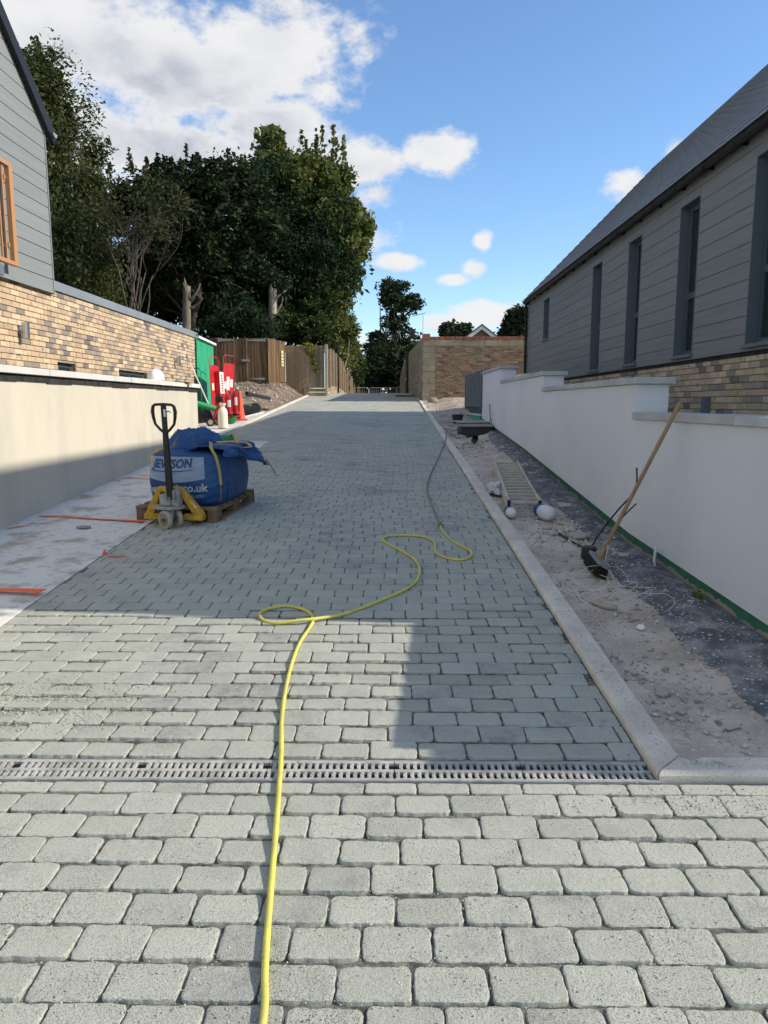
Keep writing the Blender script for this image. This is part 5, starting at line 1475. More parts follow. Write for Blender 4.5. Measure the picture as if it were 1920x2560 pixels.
def text_mesh(body, size, offset=0.0, shear=0.0, spacing=1.0):
    cu = bpy.data.curves.new('print_tmp', 'FONT'); cu.body = body; cu.size = size; cu.offset = offset; cu.shear = shear; cu.space_character = spacing; cu.resolution_u = 3
    ob = bpy.data.objects.new('print_tmp', cu); COL.objects.link(ob)
    dg = bpy.context.evaluated_depsgraph_get(); me = bpy.data.meshes.new_from_object(ob.evaluated_get(dg))
    bm = bmesh.new(); bm.from_mesh(me); bmesh.ops.triangulate(bm, faces=bm.faces)
    bmesh.ops.subdivide_edges(bm, edges=[e for e in bm.edges if e.calc_length() > size * .25], cuts=2)
    bmesh.ops.triangulate(bm, faces=[f for f in bm.faces if len(f.verts) > 3])
    V = [tuple(v.co) for v in bm.verts]; F = [tuple(v.index for v in f.verts) for f in bm.faces]; bm.free()
    bpy.data.objects.remove(ob); bpy.data.curves.remove(cu); bpy.data.meshes.remove(me)
    return V, F


def bulk_bag():
    p = local_at(TRUCK, .25 + .56) ; n = Quaternion((1, 0, 0), math.atan(SLOPE)) @ Vector((0, 0, .146)); p = p + n
    p = p + Vector((.045, -.02, 0)); t = thing('bulk_bag', 'half-full blue woven bulk bag with yellow lifting straps', 'bulk bag', p, PYAW, on_slope=True); t.scale = (.89, .94, .86)
    m = MB(); NU, NV = 180, 50
    def S(u, v):
        a = 2 * math.pi * u
        if v <= .8:
            tz = v / .8; ax, ly = bag_half(tz); z = tz * BAG_H
            k = 1.0
        else:
            q = (v - .8) / .2; ax, ly = bag_half(1); k = math.cos(q * math.pi / 2 * .98); z = BAG_H + .075 * math.sin(q * math.pi / 2)
        c, s = math.cos(a), math.sin(a); r = (abs(c) ** BP + abs(s) ** BP) ** (-1 / BP)
        x, y = ax * r * c * k, ly * r * s * k
        if v <= .8:
            wr = bag_wr(a, z)
            x += wr * c; y += wr * s
            if z < .04: x *= .965 + .035 * z / .04; y *= .965 + .035 * z / .04
        else: z += .03 * wob(x, y, 7, 5) * (1 - k)
        return (x, y, z)
    m.grid(S, NU, NV); m.build('sack', 'bag_blue', t, smooth='all', local=True)
    # gathered top of the sack folded over the back corner
    f = MB()
    def G(u, v):
        a = 2 * math.pi * u; th = v * math.pi / 2
        r = 1 + .10 * math.sin(3 * a + 1) + .06 * math.sin(7 * a + 3 * v)
        x = -.11 + .31 * r * math.cos(a) * math.cos(th); y = .10 + .30 * r * math.sin(a) * math.cos(th)
        z = BAG_H + .01 + .245 * math.sin(th) ** .7 + .045 * wob(x * 2, y * 2, 4, 2) + .03 * abs(wob(x * 2, y * 2, 9, 6)) - .02 + .05 * (x + .1) * (-1)
        return (x, y, z + .05 * max(0, math.sin(2.5 * a)) * math.cos(th))
    f.grid(G, 110, 36); f.build('folded_top', 'bag_blue', t, smooth='all', local=True)
    # flap of the sack drooping over the right side
    d = MB()
    def D(u, v):
        y = -.40 + .86 * u; drop = .06 + .30 * u ** 1.5 + .03 * math.sin(11 * u)
        x0 = -.05 + .12 * math.sin(2.4 * u + .3); run = .47 - x0; tot = run + drop; q = v * tot
        cr = .016 * wob(u * 4, v * 4, 2, 7) + .010 * math.sin(13 * u + 5 * v)
        if q < run: return (x0 + q, y, BAG_H + .078 + cr - .05 * max(0, (x0 + q) - .25) + .03 * math.sin(math.pi * v) * (1 - u))
        e = q - run
        return (.47 + e * (.42 + .25 * u) + cr * 2 + .02 * math.sin(17 * u), y + .05 * e * 4 * (u - .4), BAG_H + .067 - e * .86 + cr)
    d.grid(D, 60, 40); d.build('side_flap', 'bag_blue', t, smooth='all', local=True, solid=.006)
    # printed panel and lettering on the front
    pn = MB()
    def Pn(u, v):
        s = -.92 + u * 1.55; zlo = .305 - .05 * math.sin(math.pi * u) + .02; return bag_front(s, zlo + v * (.566 - zlo), .0035)
    pn.grid(Pn, 34, 8); pn = pn.build('printed_panel', 'bag_panel', t, local=True)
    def lettering(body, size, s0, z0, mt, parent, off=.012, width=None, arch=0.0, shear=0.0, rot=0.0, out=.006):
        V, F = text_mesh(body, size, off * size, shear); x0 = min(v[0] for v in V); x1 = max(v[0] for v in V); k = (width / (x1 - x0)) if width else 1
        m = MB(); VV = []
        for (x, y, z) in V:
            X = (x - x0) * k; a = bag_half(.5)[0]; s = s0 + X / a; zz = z0 + y + arch * (1 - (2 * X / ((x1 - x0) * k) - 1) ** 2) + rot * X
            VV.append(bag_front(s, zz, out))
        m.add(VV, F); return m.build('lettering', mt, parent, local=True)
    lettering('JEWSON', .135, -.78, .448, 'bag_blue', pn, .035, .50, -.014, .18, .02, .009)
    ar = MB(); ar.grid(lambda u, v: bag_front(-.80 + u * 1.15, .408 - .022 * math.sin(math.pi * u) + .012 * u + v * (.006 + .006 * math.sin(math.pi * u)), .009), 24, 1); ar.build('underline', 'bag_blue', pn, local=True)
    lettering('jewson.co.uk', .128, -.86, .150, 'bag_print', t, .03, .70, 0, 0, .045, .006)
    lettering('100% RECYCLED PLASTIC', .046, -.42, .086, 'bag_print', t, .008, .46, 0, 0, .045, .006)
    # lifting straps sewn to the corners
    def ribbon(pts, w=.036, name='strap'):
        pts = [Vector(q) for q in pts]; sm = []
        for i in range(len(pts) - 1):
            a, b = pts[i], pts[i + 1]; pa = pts[max(i - 1, 0)]; nb = pts[min(i + 2, len(pts) - 1)]
            for k in range(6):
                u = k / 6; sm.append(.5 * ((2 * a) + (b - pa) * u + (2 * pa - 5 * a + 4 * b - nb) * u * u + (3 * a - pa - 3 * b + nb) * u ** 3))
        sm.append(pts[-1]); MB().tube(sm, w / 2, 8, True, (1.0, .13)).build(name, 'strap', t, smooth=True, local=True)
    cx, cy = BA * .93, BL * .93
    fr = lambda s, z: tuple(bag_front(s, z, .006))
    ribbon([fr(.93, .24), fr(.925, .40), fr(.90, .55), (.32, -.42, BAG_H + .10), (.26, -.28, BAG_H + .13), (.18, -.12, BAG_H + .13)])
    ribbon([fr(-.96, .30), fr(-.965, .42), fr(-.95, .53), (-.33, -.36, BAG_H + .06), (-.25, -.2, BAG_H + .06)])
    ribbon([(.20, .40, BAG_H + .02), (.24, .36, BAG_H + .16), (.32, .30, BAG_H + .15), (.38, .22, BAG_H + .03), (.40, .05, BAG_H - .02)])
    ribbon([(.28, -.30, BAG_H + .125), (.42, -.22, BAG_H + .12), (.55, -.08, BAG_H + .07), (.58, .10, BAG_H + .06), (.48, .18, BAG_H + .10), (.36, .05, BAG_H + .12), (.26, -.12, BAG_H + .13)])
    ribbon([(.56, .40, .535), (.64, .42, .42), (.715, .43, .32), (.765, .42, .22), (.78, .38, .23), (.735, .38, .32), (.66, .39, .42)])
    MB().tube([bag_front(.99, .02 + i * .03, .004) for i in range(9)], .005, 6).build('seam', 'bag_blue', t, local=True)
    MB().tube([bag_front(.93, .24 - i * .03, .004) for i in range(8)], .003, 5).build('seam', 'strap', t, local=True)


bulk_bag()


def pallet_truck():
    t = thing('pallet_truck', 'yellow hand pallet truck with black loop handle under the pallet', 'pallet truck', TRUCK + Vector((.035, 0, 0)), PYAW, on_slope=True); t.scale = (.93, .95, .92)
    def B(name, mt, fn, parent=t, **kw):
        m = MB(); fn(m); return m.build(name, mt, parent, local=True, **kw)
    for s in (-1, 1):
        B('fork', 'truck_yellow', lambda m: m.box(s * .21 - .075, s * .21 + .075, .2, 1.3, .045, .092), bevel=.006)
        # raked leg of the front frame, and its foot
        def leg(m):
            a = [(s * .075, .05, .40), (s * .13, .05, .40), (s * .315, .13, .12), (s * .315, .13, .05), (s * .245, .13, .05)]
            b = [(x, y + .075, z) for x, y, z in a]; n = 5
            m.add(a + b, [tuple(range(n)), tuple(range(n, 2 * n))[::-1]] + [(i, i + n, (i + 1) % n + n, (i + 1) % n) for i in range(n)])
        lg = B('frame_leg', 'truck_yellow', leg, bevel=.006)
        B('foot_bar', 'truck_yellow', lambda m: m.box(min(s * .11, s * .318), max(s * .11, s * .318), .10, .19, .055, .115), bevel=.006)
        if s > 0:
            M = Matrix.Translation((.215, .07, .255)) @ Matrix.Rotation(math.atan2(.28, -.19) - math.pi / 2 + R(0), 4, 'Y')
            MB().add([(.150, .066, .37), (.185, .075, .32), (.155, .075, .30), (.120, .066, .35)], [(0, 1, 2, 3)]).build('warning_label', 'yellow_sign', lg, local=True)
            MB().add([(.186, .079, .312), (.262, .103, .196), (.232, .103, .176), (.158, .079, .292)], [(0, 1, 2, 3)]).build('plate_label', 'label_white', lg, local=True)
    B('cross_bar', 'truck_yellow', lambda m: m.box(-.13, .13, .06, .12, .36, .41), bevel=.008)
    B('base_plate', 'cast_grey', lambda m: m.prism([(.17 * math.cos(a), .02 + .11 * math.sin(a)) for a in np.linspace(0, 2 * math.pi, 21)[:-1]], 'z', .198, .226), bevel=.004)
    B('pump_body', 'cast_grey', lambda m: m.box(-.075, .045, -.03, .09, .226, .345).box(.046, .13, -.02, .08, .226, .30), bevel=.012)
    B('pump_cylinder', 'cast_grey', lambda m: m.lathe([(.032, .226), (.032, .36), (.036, .362), (.036, .38), (.015, .385)], (.10, .02, 0), 14), smooth=True)
    B('lift_rod', 'steel', lambda m: m.lathe([(.012, .33), (.012, .44)], (.10, .02, 0), 10), smooth=True)
    B('spring', 'steel', lambda m: m.tube([(.10 + .022 * math.cos(a), .02 + .022 * math.sin(a), .30 + .05 * a / 18) for a in np.linspace(0, 18, 40)], .005, 5))
    B('handle_bracket', 'cast_grey', lambda m: m.box(.006, .024, -.06, .03, .28, .40).box(.085, .102, -.06, .03, .28, .40), bevel=.006)
    # steering wheels, turned well to one side
    ax = Vector((.50, .865, 0)).normalized()
    for k in (-1, 1):
        c = Vector((.035, -.02, .095)) + ax * (.062 * k)
        Q = ax.to_track_quat('Z', 'Y').to_matrix()
        w = MB().lathe([(.070, -.021), (.092, -.021), (.095, -.015), (.095, .015), (.092, .021), (.070, .021), (.070, -.021)], c, 28, Q).build('wheel', 'wheel_cream', t, local=True, smooth=True)
        MB().lathe([(.030, -.018), (.030, .018)], c, 14, Q).build('hub', 'wheel_cream', w, local=True, smooth=True)
        MB().lathe([(.018, -.023), (.018, .023)], c, 12, Q).build('bearing', 'truck_black', w, local=True, smooth=True)
        for i in range(8):
            a = 2 * math.pi * i / 8; e1 = Q @ Vector((1, 0, 0)); e2 = Q @ Vector((0, 1, 0)); dr = e1 * math.cos(a) + e2 * math.sin(a)
            MB().tube([c + dr * .028, c + dr * .072], .006, 5, flat=(1, 1.8)).build('spoke', 'wheel_cream', w, local=True)
    B('axle', 'steel', lambda m: m.tube([Vector((.035, -.02, .095)) - ax * .05, Vector((.035, -.02, .095)) + ax * .05], .013, 8))
    B('steering_column', 'cast_grey', lambda m: m.lathe([(.035, .10), (.04, .198)], (.035, -.015, 0), 12), smooth=True)
    # handle: flat shaft and loop grip
    a, b = Vector((.052, -.035, .33)), Vector((.058, -.07, .985)); dr = (b - a).normalized(); side = Vector((1, 0, 0)); side = (side - dr * side.dot(dr)).normalized()
    def shaft(m):
        n = side.cross(dr); w0, w1, d0 = .038, .026, .018
        V = []
        for (c, w) in ((a, w0), (b, w1)):
            for (i, j) in ((-1, -1), (1, -1), (1, 1), (-1, 1)): V.append(c + side * (w * i) + n * (d0 * j))
        m.add(V, BOXF)
    B('shaft', 'truck_black', shaft, bevel=.008)
    L = lambda u, v: b + side * u + dr * v
    loop = [L(0, -.01), L(-.05, .03), L(-.098, .085), L(-.112, .15), L(-.118, .21), L(-.108, .262), L(-.085, .278), L(0, .283), L(.085, .278), L(.108, .262), L(.118, .21), L(.112, .15), L(.098, .085), L(.05, .03), L(0, -.01)]
    B('grip_loop', 'truck_black', lambda m: m.tube(loop, [.013, .013, .013, .016, .018, .016, .014, .013, .014, .016, .018, .016, .013, .013, .013], 10), smooth=True)
    B('centre_bar', 'truck_black', lambda m: m.box(-.026, .026, -.013, .013, 0, .28, Matrix.Translation(b) @ dr.to_track_quat('Z', 'Y').to_matrix().to_4x4()), bevel=.006)
    B('control_lever', 'truck_black', lambda m: m.tube([L(.02, .205), L(.05, .215), L(.075, .198)], [.010, .009, .005], 8, flat=(1, .6)), smooth=True)
    n = side.cross(dr); n = n if n.y < 0 else -n
    B('handle_label', 'label_white', lambda m: m.add([L(.004, .16) + n * .0145, L(.024, .16) + n * .0145, L(.024, .235) + n * .0145, L(.004, .235) + n * .0145], [(0, 1, 2, 3)]))


pallet_truck()


# ------------------------------------------------------------------ hoses
def spline(pts, k=8):
    pts = [Vector(p) for p in pts]; out = []
    for i in range(len(pts) - 1):
        a, b = pts[i], pts[i + 1]; pa = pts[max(i - 1, 0)]; nb = pts[min(i + 2, len(pts) - 1)]
        for j in range(k):
            u = j / k; out.append(.5 * ((2 * a) + (b - pa) * u + (2 * pa - 5 * a + 4 * b - nb) * u * u + (3 * a - pa - 3 * b + nb) * u ** 3))
    out.append(pts[-1]); return out


def hoses():
    h1 = [(-.30, .9), (-.303, 1.3), (-.307, 1.59), (-.327, 1.73), (-.35, 1.93), (-.39, 2.33), (-.44, 2.79), (-.485, 3.12), (-.515, 3.54), (-.515, 3.95), (-.485, 4.22), (-.475, 4.36), (-.51, 4.50), (-.60, 4.60), (-.70, 4.625), (-.79, 4.57), (-.82, 4.48), (-.78, 4.37), (-.69, 4.315), (-.56, 4.315), (-.43, 4.36), (-.27, 4.50), (-.05, 4.77), (.11, 5.0), (.195, 5.24), (.215, 5.53), (.18, 5.78), (.07, 6.06), (-.04, 6.29), (-.075, 6.42), (-.02, 6.54), (.14, 6.58), (.30, 6.51), (.375, 6.30), (.365, 6.05), (.40, 5.87), (.50, 5.765), (.59, 5.77), (.65, 5.89), (.655, 6.04), (.59, 6.22), (.515, 6.46), (.475, 6.75), (.47, 6.98)]
    rr = .0100
    pts = []
    for i, (x, y) in enumerate(h1):
        lift = .016 if 19 <= i <= 21 and abs(x + .48) < .14 else 0
        pts.append((x, y, gz(y) + rr + lift + .0005))
    t = MB().tube(spline(pts, 7), rr, 10).build('garden_hose', 'hose_yellow', smooth='all'); tag(t, 'bright yellow garden hose looping along the paved drive', 'hose')
    h2 = [(.47, 7.02), (.46, 7.46), (.435, 8.3), (.44, 9.1), (.53, 10.06), (.73, 11.67), (.92, 13.25), (1.03, 14.1), (1.08, 14.6), (1.13, 15.4), (1.19, 16.16), (1.26, 17.2), (1.30, 18.0)]
    pts = [(x, y, gz(y) + .011 + (.036 if 1.02 < x < 1.16 else (.045 if x >= 1.16 else 0))) for x, y in h2]
    t = MB().tube(spline(pts, 6), .0105, 8).build('garden_hose', 'hose_old', smooth='all'); tag(t, 'dull brown hose running uphill over the right kerb', 'hose')
    c = thing('hose_connector', 'green and brown coupling where the yellow hose meets the brown one', 'hose connector', (.47, 7.0, gz(7.0)))
    X = Matrix.Rotation(R(-90 + 3), 3, 'X')
    MB().lathe([(.013, -.05), (.019, -.045), (.019, -.02), (.016, -.018), (.021, -.012), (.021, .008), (.015, .012)], (0, 0, .018), 12, X).build('green_body', 'hose_fitting', c, local=True, smooth=True)
    MB().lathe([(.015, .010), (.019, .014), (.019, .045), (.013, .052)], (0, 0, .018), 12, X).build('brown_collar', 'hose_old', c, local=True, smooth=True)


hoses()


# ------------------------------------------------------------------ small things on the slab
def slab_things():
    def lath(p, q, w0, w1, label, name='marker_tape', up=.012):
        A, B = Vector((*p, gz(p[1]) + .006)), Vector((*q, gz(q[1]) + up)); d = (B - A); n = Vector((-d.y, d.x, 0)).normalized(); m = MB(); N = 10
        V = []
        for i in range(N + 1):
            f = i / N; c = A.lerp(B, f) + Vector((0, 0, .008 * math.sin(math.pi * f) + .003 * math.sin(9 * f))); w = (w0 + (w1 - w0) * f) / 2
            V += [c - n * w, c + n * w + Vector((0, 0, .004 * math.sin(7 * f)))]
        m.add(V, [(2 * i, 2 * i + 2, 2 * i + 3, 2 * i + 1) for i in range(N)])
        tag(m.build(name, 'orange_tape', solid=.004), label, 'tape', 'orange tapes across the concrete strip')
    lath((-3.58, 7.40), (-2.42, 7.12), .02, .06, 'orange marker tape across the concrete ending under the pallet')
    lath((-3.62, 9.82), (-2.9, 9.68), .02, .035, 'thin orange tape emerging from behind the blue bag')
    lath((-3.4, 5.02), (-2.36, 4.86), .03, .085, 'orange tape nearest the camera ending at the paver edge', up=.03)
    m = MB().prism([(0, 0), (.04, 0), (.03, .05)], 'y', 0, .01); o = m.build('marker_flag', 'orange_tape'); o.location = (-2.37, 5.92, gz(5.92)); tag(o, 'tiny orange flag standing at the joint of slab and pavers', 'flag')
    # painted orange spray marks on the slab by the wall
    for i, (x, y, l, a, lab) in enumerate([(-3.5, 6.95, .35, .9, 'sprayed orange dash by the foot of the cream wall'), (-2.22, 5.86, .16, .0, 'faint orange spray dash on the pavers beside the flag')]):
        m = MB(); m.box(-l / 2, l / 2, -.012, .012, 0, .0008); o = m.build('spray_mark', 'orange_tape'); o.location = (x, y, gz(y) + .0062); o.rotation_euler = (math.atan(SLOPE), 0, a); tag(o, lab, 'paint mark')
    m = MB(); m.lathe([(.02, 0), (.058, .004), (.07, .012), (.066, .02), (.03, .026)], (0, 0, 0), 14)
    m.v = [(x * (1 + .12 * math.sin(3 * y * 40)), y * .72, z) for x, y, z in m.v]
    o = m.build('stone', 'rubble', smooth='all'); o.location = (-2.90, 6.86, gz(6.86) + .004); tag(o, 'flat round stone lying alone on the concrete strip', 'stone')
    # hard hat on the coping
    c = Vector((-3.74, 11.9, 1.940)); t = thing('hard_hat', 'white hard hat resting on the cream wall coping', 'hard hat', c)
    def H(u, v):
        a = 2 * math.pi * u; th = v * math.pi / 2; r = math.cos(th) ** .75; rb = .016 * math.exp(-((math.cos(a)) / .25) ** 2) * math.cos(th)
        return (c.x + .135 * r * math.cos(a), c.y + .165 * r * math.sin(a), c.z + .012 + (.165 + rb) * math.sin(th))
    MB().grid(H, 36, 10).build('shell', 'hat_white', t, smooth='all')
    m = MB(); m.grid(lambda u, v: (c.x + (.133 + .022 * v) * math.cos(2 * math.pi * u), c.y + (.163 + (.025 + .045 * max(0, -math.sin(2 * math.pi * u))) * v) * math.sin(2 * math.pi * u), c.z + .014 - .008 * v), 36, 2); m.build('brim', 'hat_white', t, smooth='all', solid=.004)
    m = MB(); m.tube([(c.x + .138 * math.cos(a), c.y, c.z + .012 + .172 * math.sin(a)) for a in np.linspace(.3, math.pi - .3, 12)], .008, 6); m.build('ridge', 'hat_white', t, smooth='all')
    # plasterer's hawk left on the coping
    t = thing('plastering_hawk', 'mortar-stained plastering hawk left on the coping near its end', 'hand tool', (-3.74, 13.25, 1.94))
    MB().box(-3.86, -3.56, 13.05, 13.42, 1.946, 1.958).build('board', 'pallet_wood', t, bevel=.003)
    MB().lathe([(.02, 0), (.018, -.08)], (-3.58, 13.22, 1.945), 10).build('handle', 'broom_wood', t)
    m = MB(); m.lathe([(.10, 0), (.085, .02), (.03, .03)], (-3.74, 13.22, 1.958), 10); m.build('mortar', 'board_grey', t, smooth='all')
    t = tag(MB().box(-3.95, -3.91, 11.98, 12.05, 1.94, 2.07).build('timber_offcut', 'pallet_wood'), 'short upright dark block on the coping behind the hard hat', 'timber')
    m = MB(); m.tube([(-3.93, 7.10, 1.94), (-3.955, 7.02, 2.10)], .016, 6, flat=(1, .5)); tag(m.build('timber_offcut', 'pallet_wood'), 'dark stick leaning on the coping below the window guard', 'timber')
    t = thing('painting_pole', 'white extension pole leaning against the buff bricks by the green wall', 'pole', (-4.4, 18, 1.5))
    top = at_depth(468, 890, 18.0); top = CAM + (top - CAM) * ((HX + .03 - CAM.x) / (top.x - CAM.x)); bot = Vector((-4.32, 18.35, gz(18.35) + .03))
    MB().tube([bot, top], .017, 8).build('shaft', 'white_trim', t, smooth=True)
    MB().tube([top - (top - bot).normalized() * .16, top + (top - bot).normalized() * .02], .02, 8).build('grip', 'cast_grey', t, smooth=True)


slab_things()


# ------------------------------------------------------------------ fire point and stores beside the left kerb
def fire_point():
    def fboard(A, B, zb, zt, lean, label, labels, box):
        A, B = Vector((*A, 0)), Vector((*B, 0)); d = B - A; w = d.length; ang = math.atan2(d.y, d.x)
        t = thing('fire_point_board', label, 'fire board', ((A.x + B.x) / 2, (A.y + B.y) / 2, zb))
        M = Matrix.Translation((A.x, A.y, zb)) @ Matrix.Rotation(ang, 4, 'Z') @ Matrix.Rotation(lean, 4, 'X'); h = zt - zb
        MB().box(.012, w - .012, -.006, .006, .04, h - .20, M).build('panel', 'red_paint', t)
        fr = [(0, 0, 0), (0, 0, h - .06), (.05, 0, h), (w - .05, 0, h), (w, 0, h - .06), (w, 0, 0)]
        MB().tube([M @ Vector(p) for p in fr], .013, 8).build('tube_frame', 'red_paint', t, smooth=True)
        for (u, z, ww, hh) in labels: MB().box(u, u + ww, -.0095, -.0075, z, z + hh, M).build('notice', 'label_white', t)
        if box:
            b = MB().box(w * .45, w * .95, -.13, -.008, h - .92, h - .35, M).build('alarm_box', 'red_paint', t, bevel=.006)
            MB().box(w * .47, w * .93, -.137, -.1315, h - .90, h - .37, M).build('box_label', 'label_white', b)
            for k in range(7): MB().box(w * .60, w * .80, -.1395, -.1375, h - .85 + k * .062, h - .815 + k * .062, M).build('lettering', 'red_paint', b)
    z = gz(18.8)
    fboard((-4.43, 18.5), (-4.33, 19.03), z, at_depth(546, 893, 18.8).z, R(-2), 'red fire point board with white alarm box beside the green wall', [(.06, .78, .11, .17), (.36, .76, .11, .19)], True)
    fboard((-4.33, 19.10), (-4.18, 19.66), gz(19.4), at_depth(570, 889, 19.4).z, R(3), 'second red fire point board with notices behind the extinguishers', [(.05, .80, .10, .18), (.17, .76, .16, .34), (.37, .84, .14, .2)], False)

    def extinguisher(x, y, z, h, r, label):
        t = thing('fire_extinguisher', label, 'fire extinguisher', (x, y, z), group='fire extinguishers at the fire point')
        MB().lathe([(r * .9, 0), (r, .01), (r, h - .08), (r * .92, h - .045), (r * .6, h - .012), (r * .28, h)], (0, 0, 0), 18).build('cylinder', 'red_paint', t, local=True, smooth=True)
        MB().lathe([(r * 1.02, 0), (r * 1.03, .05)], (0, 0, 0), 18).build('base_ring', 'truck_black', t, local=True)
        MB().lathe([(.022, h), (.022, h + .04)], (0, 0, 0), 10).build('valve', 'steel', t, local=True, smooth=True)
        MB().tube([(0, 0, h + .035), (-.02, .09, h + .075)], .009, 6).tube([(0, 0, h + .02), (-.02, .10, h + .035)], .009, 6).build('lever', 'truck_black', t, local=True)
        MB().tube(spline([(0, 0, h + .02), (.07, -.06, h + .01), (r + .015, -.05, h - .15), (r + .012, -.04, .12)], 5), .011, 7).build('hose', 'truck_black', t, local=True, smooth=True)
        m = MB(); m.grid(lambda u, v: ((r + .002) * math.cos(-1.75 + .9 * u), (r + .002) * math.sin(-1.75 + .9 * u), h * .42 + v * h * .32), 8, 1); m.build('instruction_label', 'label_white', t, local=True)
    zz = gz(18.3)
    # low stand that carries the extinguishers
    st = thing('extinguisher_stand', 'low red metal stand under the fire extinguishers', 'stand', (-3.98, 18.6, zz))
    MB().box(-4.22, -3.82, 18.15, 18.95, zz + .16, zz + .18).build('shelf', 'red_paint', st, bevel=.004)
    for (x, y) in ((-4.2, 18.18), (-3.84, 18.18), (-4.2, 18.92), (-3.84, 18.92)): MB().tube([(x, y, zz + .02 + (y - 18.3) * .06), (x, y, zz + .16)], .014, 6).build('leg', 'red_paint', st)
    extinguisher(-3.99, 18.32, zz + .182, .52, .095, 'large red fire extinguisher in front on the stand, facing the drive')
    extinguisher(-4.08, 18.70, zz + .182, .56, .075, 'narrow red fire extinguisher at the back of the stand')
    extinguisher(-3.92, 18.80, zz + .182, .62, .085, 'tallest red fire extinguisher with hose, beside the traffic cone')
    # wheeled trolley
    t = thing('hand_trolley', 'small red two-wheeled trolley beside the white sprayer', 'trolley', (-4.12, 17.5, gz(17.5)))
    z0 = gz(17.5)
    for s in (0, .30):
        wc = Vector((-4.22 + .30 * s, 17.35 + s, z0 + .10 + .06 * s)); Q = Vector((.35, -.93, 0)).normalized().to_track_quat('Z', 'Y').to_matrix()
        w = MB().lathe([(.06, -.02), (.098, -.022), (.10, -.01), (.10, .01), (.098, .022), (.06, .02)], wc, 22, Q).build('wheel', 'truck_black', t, smooth=True)
        MB().lathe([(.058, -.024), (.058, .024)], wc, 16, Q).build('rim', 'board_grey', w)
    MB().tube(spline([(-4.20, 17.5, z0 + .08), (-4.10, 17.48, z0 + .35), (-4.07, 17.5, z0 + .62), (-3.97, 17.52, z0 + .66), (-3.93, 17.5, z0 + .5), (-3.92, 17.45, z0 + .06)], 5), .016, 7).build('frame', 'red_paint', t, smooth=True)
    MB().lathe([(.07, 0), (.075, .01), (.075, .42), (.05, .48), (.02, .5)], (-4.06, 17.62, z0 + .09), 14).build('gas_bottle', 'red_paint', t, smooth=True)
    MB().box(-4.12, -3.96, 17.44, 17.56, z0 + .56, z0 + .70).build('hose_reel', 'truck_black', t, bevel=.02)
    MB().tube(spline([(-4.02, 17.4, z0 + .5), (-4.12, 17.25, z0 + .2), (-4.0, 17.15, z0 + .03), (-3.88, 17.05, z0 - .01)], 5), .012, 6).build('hose', 'truck_black', t, smooth=True)
    # white garden sprayer
    s = thing('pressure_sprayer', 'cream white pressure sprayer bottle standing by the left kerb', 'sprayer', (-3.79, 16.75, gz(16.75) + .024))
    MB().lathe([(.085, 0), (.105, .012), (.112, .05), (.108, .30), (.105, .37), (.09, .42), (.06, .455), (.045, .47)], (0, 0, 0), 22).build('bottle', 'sprayer', s, local=True, smooth=True)
    MB().lathe([(.045, .465), (.048, .49), (.075, .53), (.08, .555), (.06, .56)], (0, 0, 0), 18).build('funnel', 'sprayer', s, local=True, smooth=True)
    # traffic cone
    c = thing('traffic_cone', 'orange traffic cone at the end of the fire point', 'traffic cone', (-3.87, 19.05, gz(19.05) + .02))
    MB().lathe([(.135, .03), (.13, .05), (.045, .70), (.038, .73), (.02, .735)], (0, 0, 0), 22).build('body', 'cone_orange', c, local=True, smooth=True)
    MB().box(-.19, .19, -.19, .19, 0, .032, Matrix.Rotation(.2, 4, 'Z')).build('base', 'cone_orange', c, local=True, bevel=.012)
    # black corrugated duct lying behind
    A, B = Vector((-4.72, 18.05, gz(18) + .16)), Vector((-3.86, 21.3, gz(21.3) + .17)); d = (B - A); L = d.length; Q = d.normalized().to_track_quat('Z', 'Y').to_matrix(); prof = []
    n = int(L / .045)
    for i in range(n): prof += [(.150, i * L / n), (.150, (i + .45) * L / n), (.134, (i + .55) * L / n), (.134, (i + .95) * L / n)]
    prof += [(.150, L), (.13, L + .03), (.08, L + .05)]
    tag(MB().lathe(prof, A, 18, Q).build('drainage_pipe', 'pipe_black', smooth=True), 'fat black corrugated drainage pipe lying behind the fire point', 'pipe')
    P0, P1 = Vector((-4.80, 17.35, gz(17.4) + .62)), Vector((-4.25, 18.15, gz(18.2) + .36))
    tag(MB().tube([P0, P1], .066, 14).build('plastic_pipe', 'pipe_green', smooth=True), 'green plastic pipe sloping down beside the end of the cream wall', 'pipe')
    P0 = Vector((-3.60, 13.9, gz(14.2) + .07)); P1 = Vector((-3.05, 14.28, gz(14.3) + .07))
    tag(MB().tube([P0, P1], .06, 14).build('plastic_pipe', 'pipe_green', smooth=True), 'green plastic pipe end showing behind the blue bag', 'pipe')
    m = MB(); m.lathe([(.05, 0), (.16, .02), (.20, .12), (.21, .17), (.19, .165), (.15, .05)], (-3.93, 18.0, gz(18) + .02), 16); m.v = [(x + .0, y, z + .03 * math.sin(9 * x + 4 * y)) for x, y, z in m.v]
    tag(m.build('plastic_tub', 'tub_green', smooth=True), 'squashed dark green plastic tub beneath the extinguisher stand', 'tub')
    m = MB(); m.box(-4.05, -3.78, 19.9, 20.2, gz(20) + .33, gz(20) + .36); m.v = [(x, y, z + .02 * math.sin(20 * x + 9 * y)) for x, y, z in m.v]
    tag(m.build('plastic_sheet', 'pipe_green'), 'bright green plastic sheet lying on the black corrugated pipe', 'plastic sheet')
    m = MB(); m.tube([(-3.98, 20.6, gz(20.6) + .62), (-3.62, 22.2, gz(22.2) + .40)], .055, 12); tag(m.build('pipe_stub', 'pipe_black', smooth=True), 'short black pipe poking out over the soil heap', 'pipe')
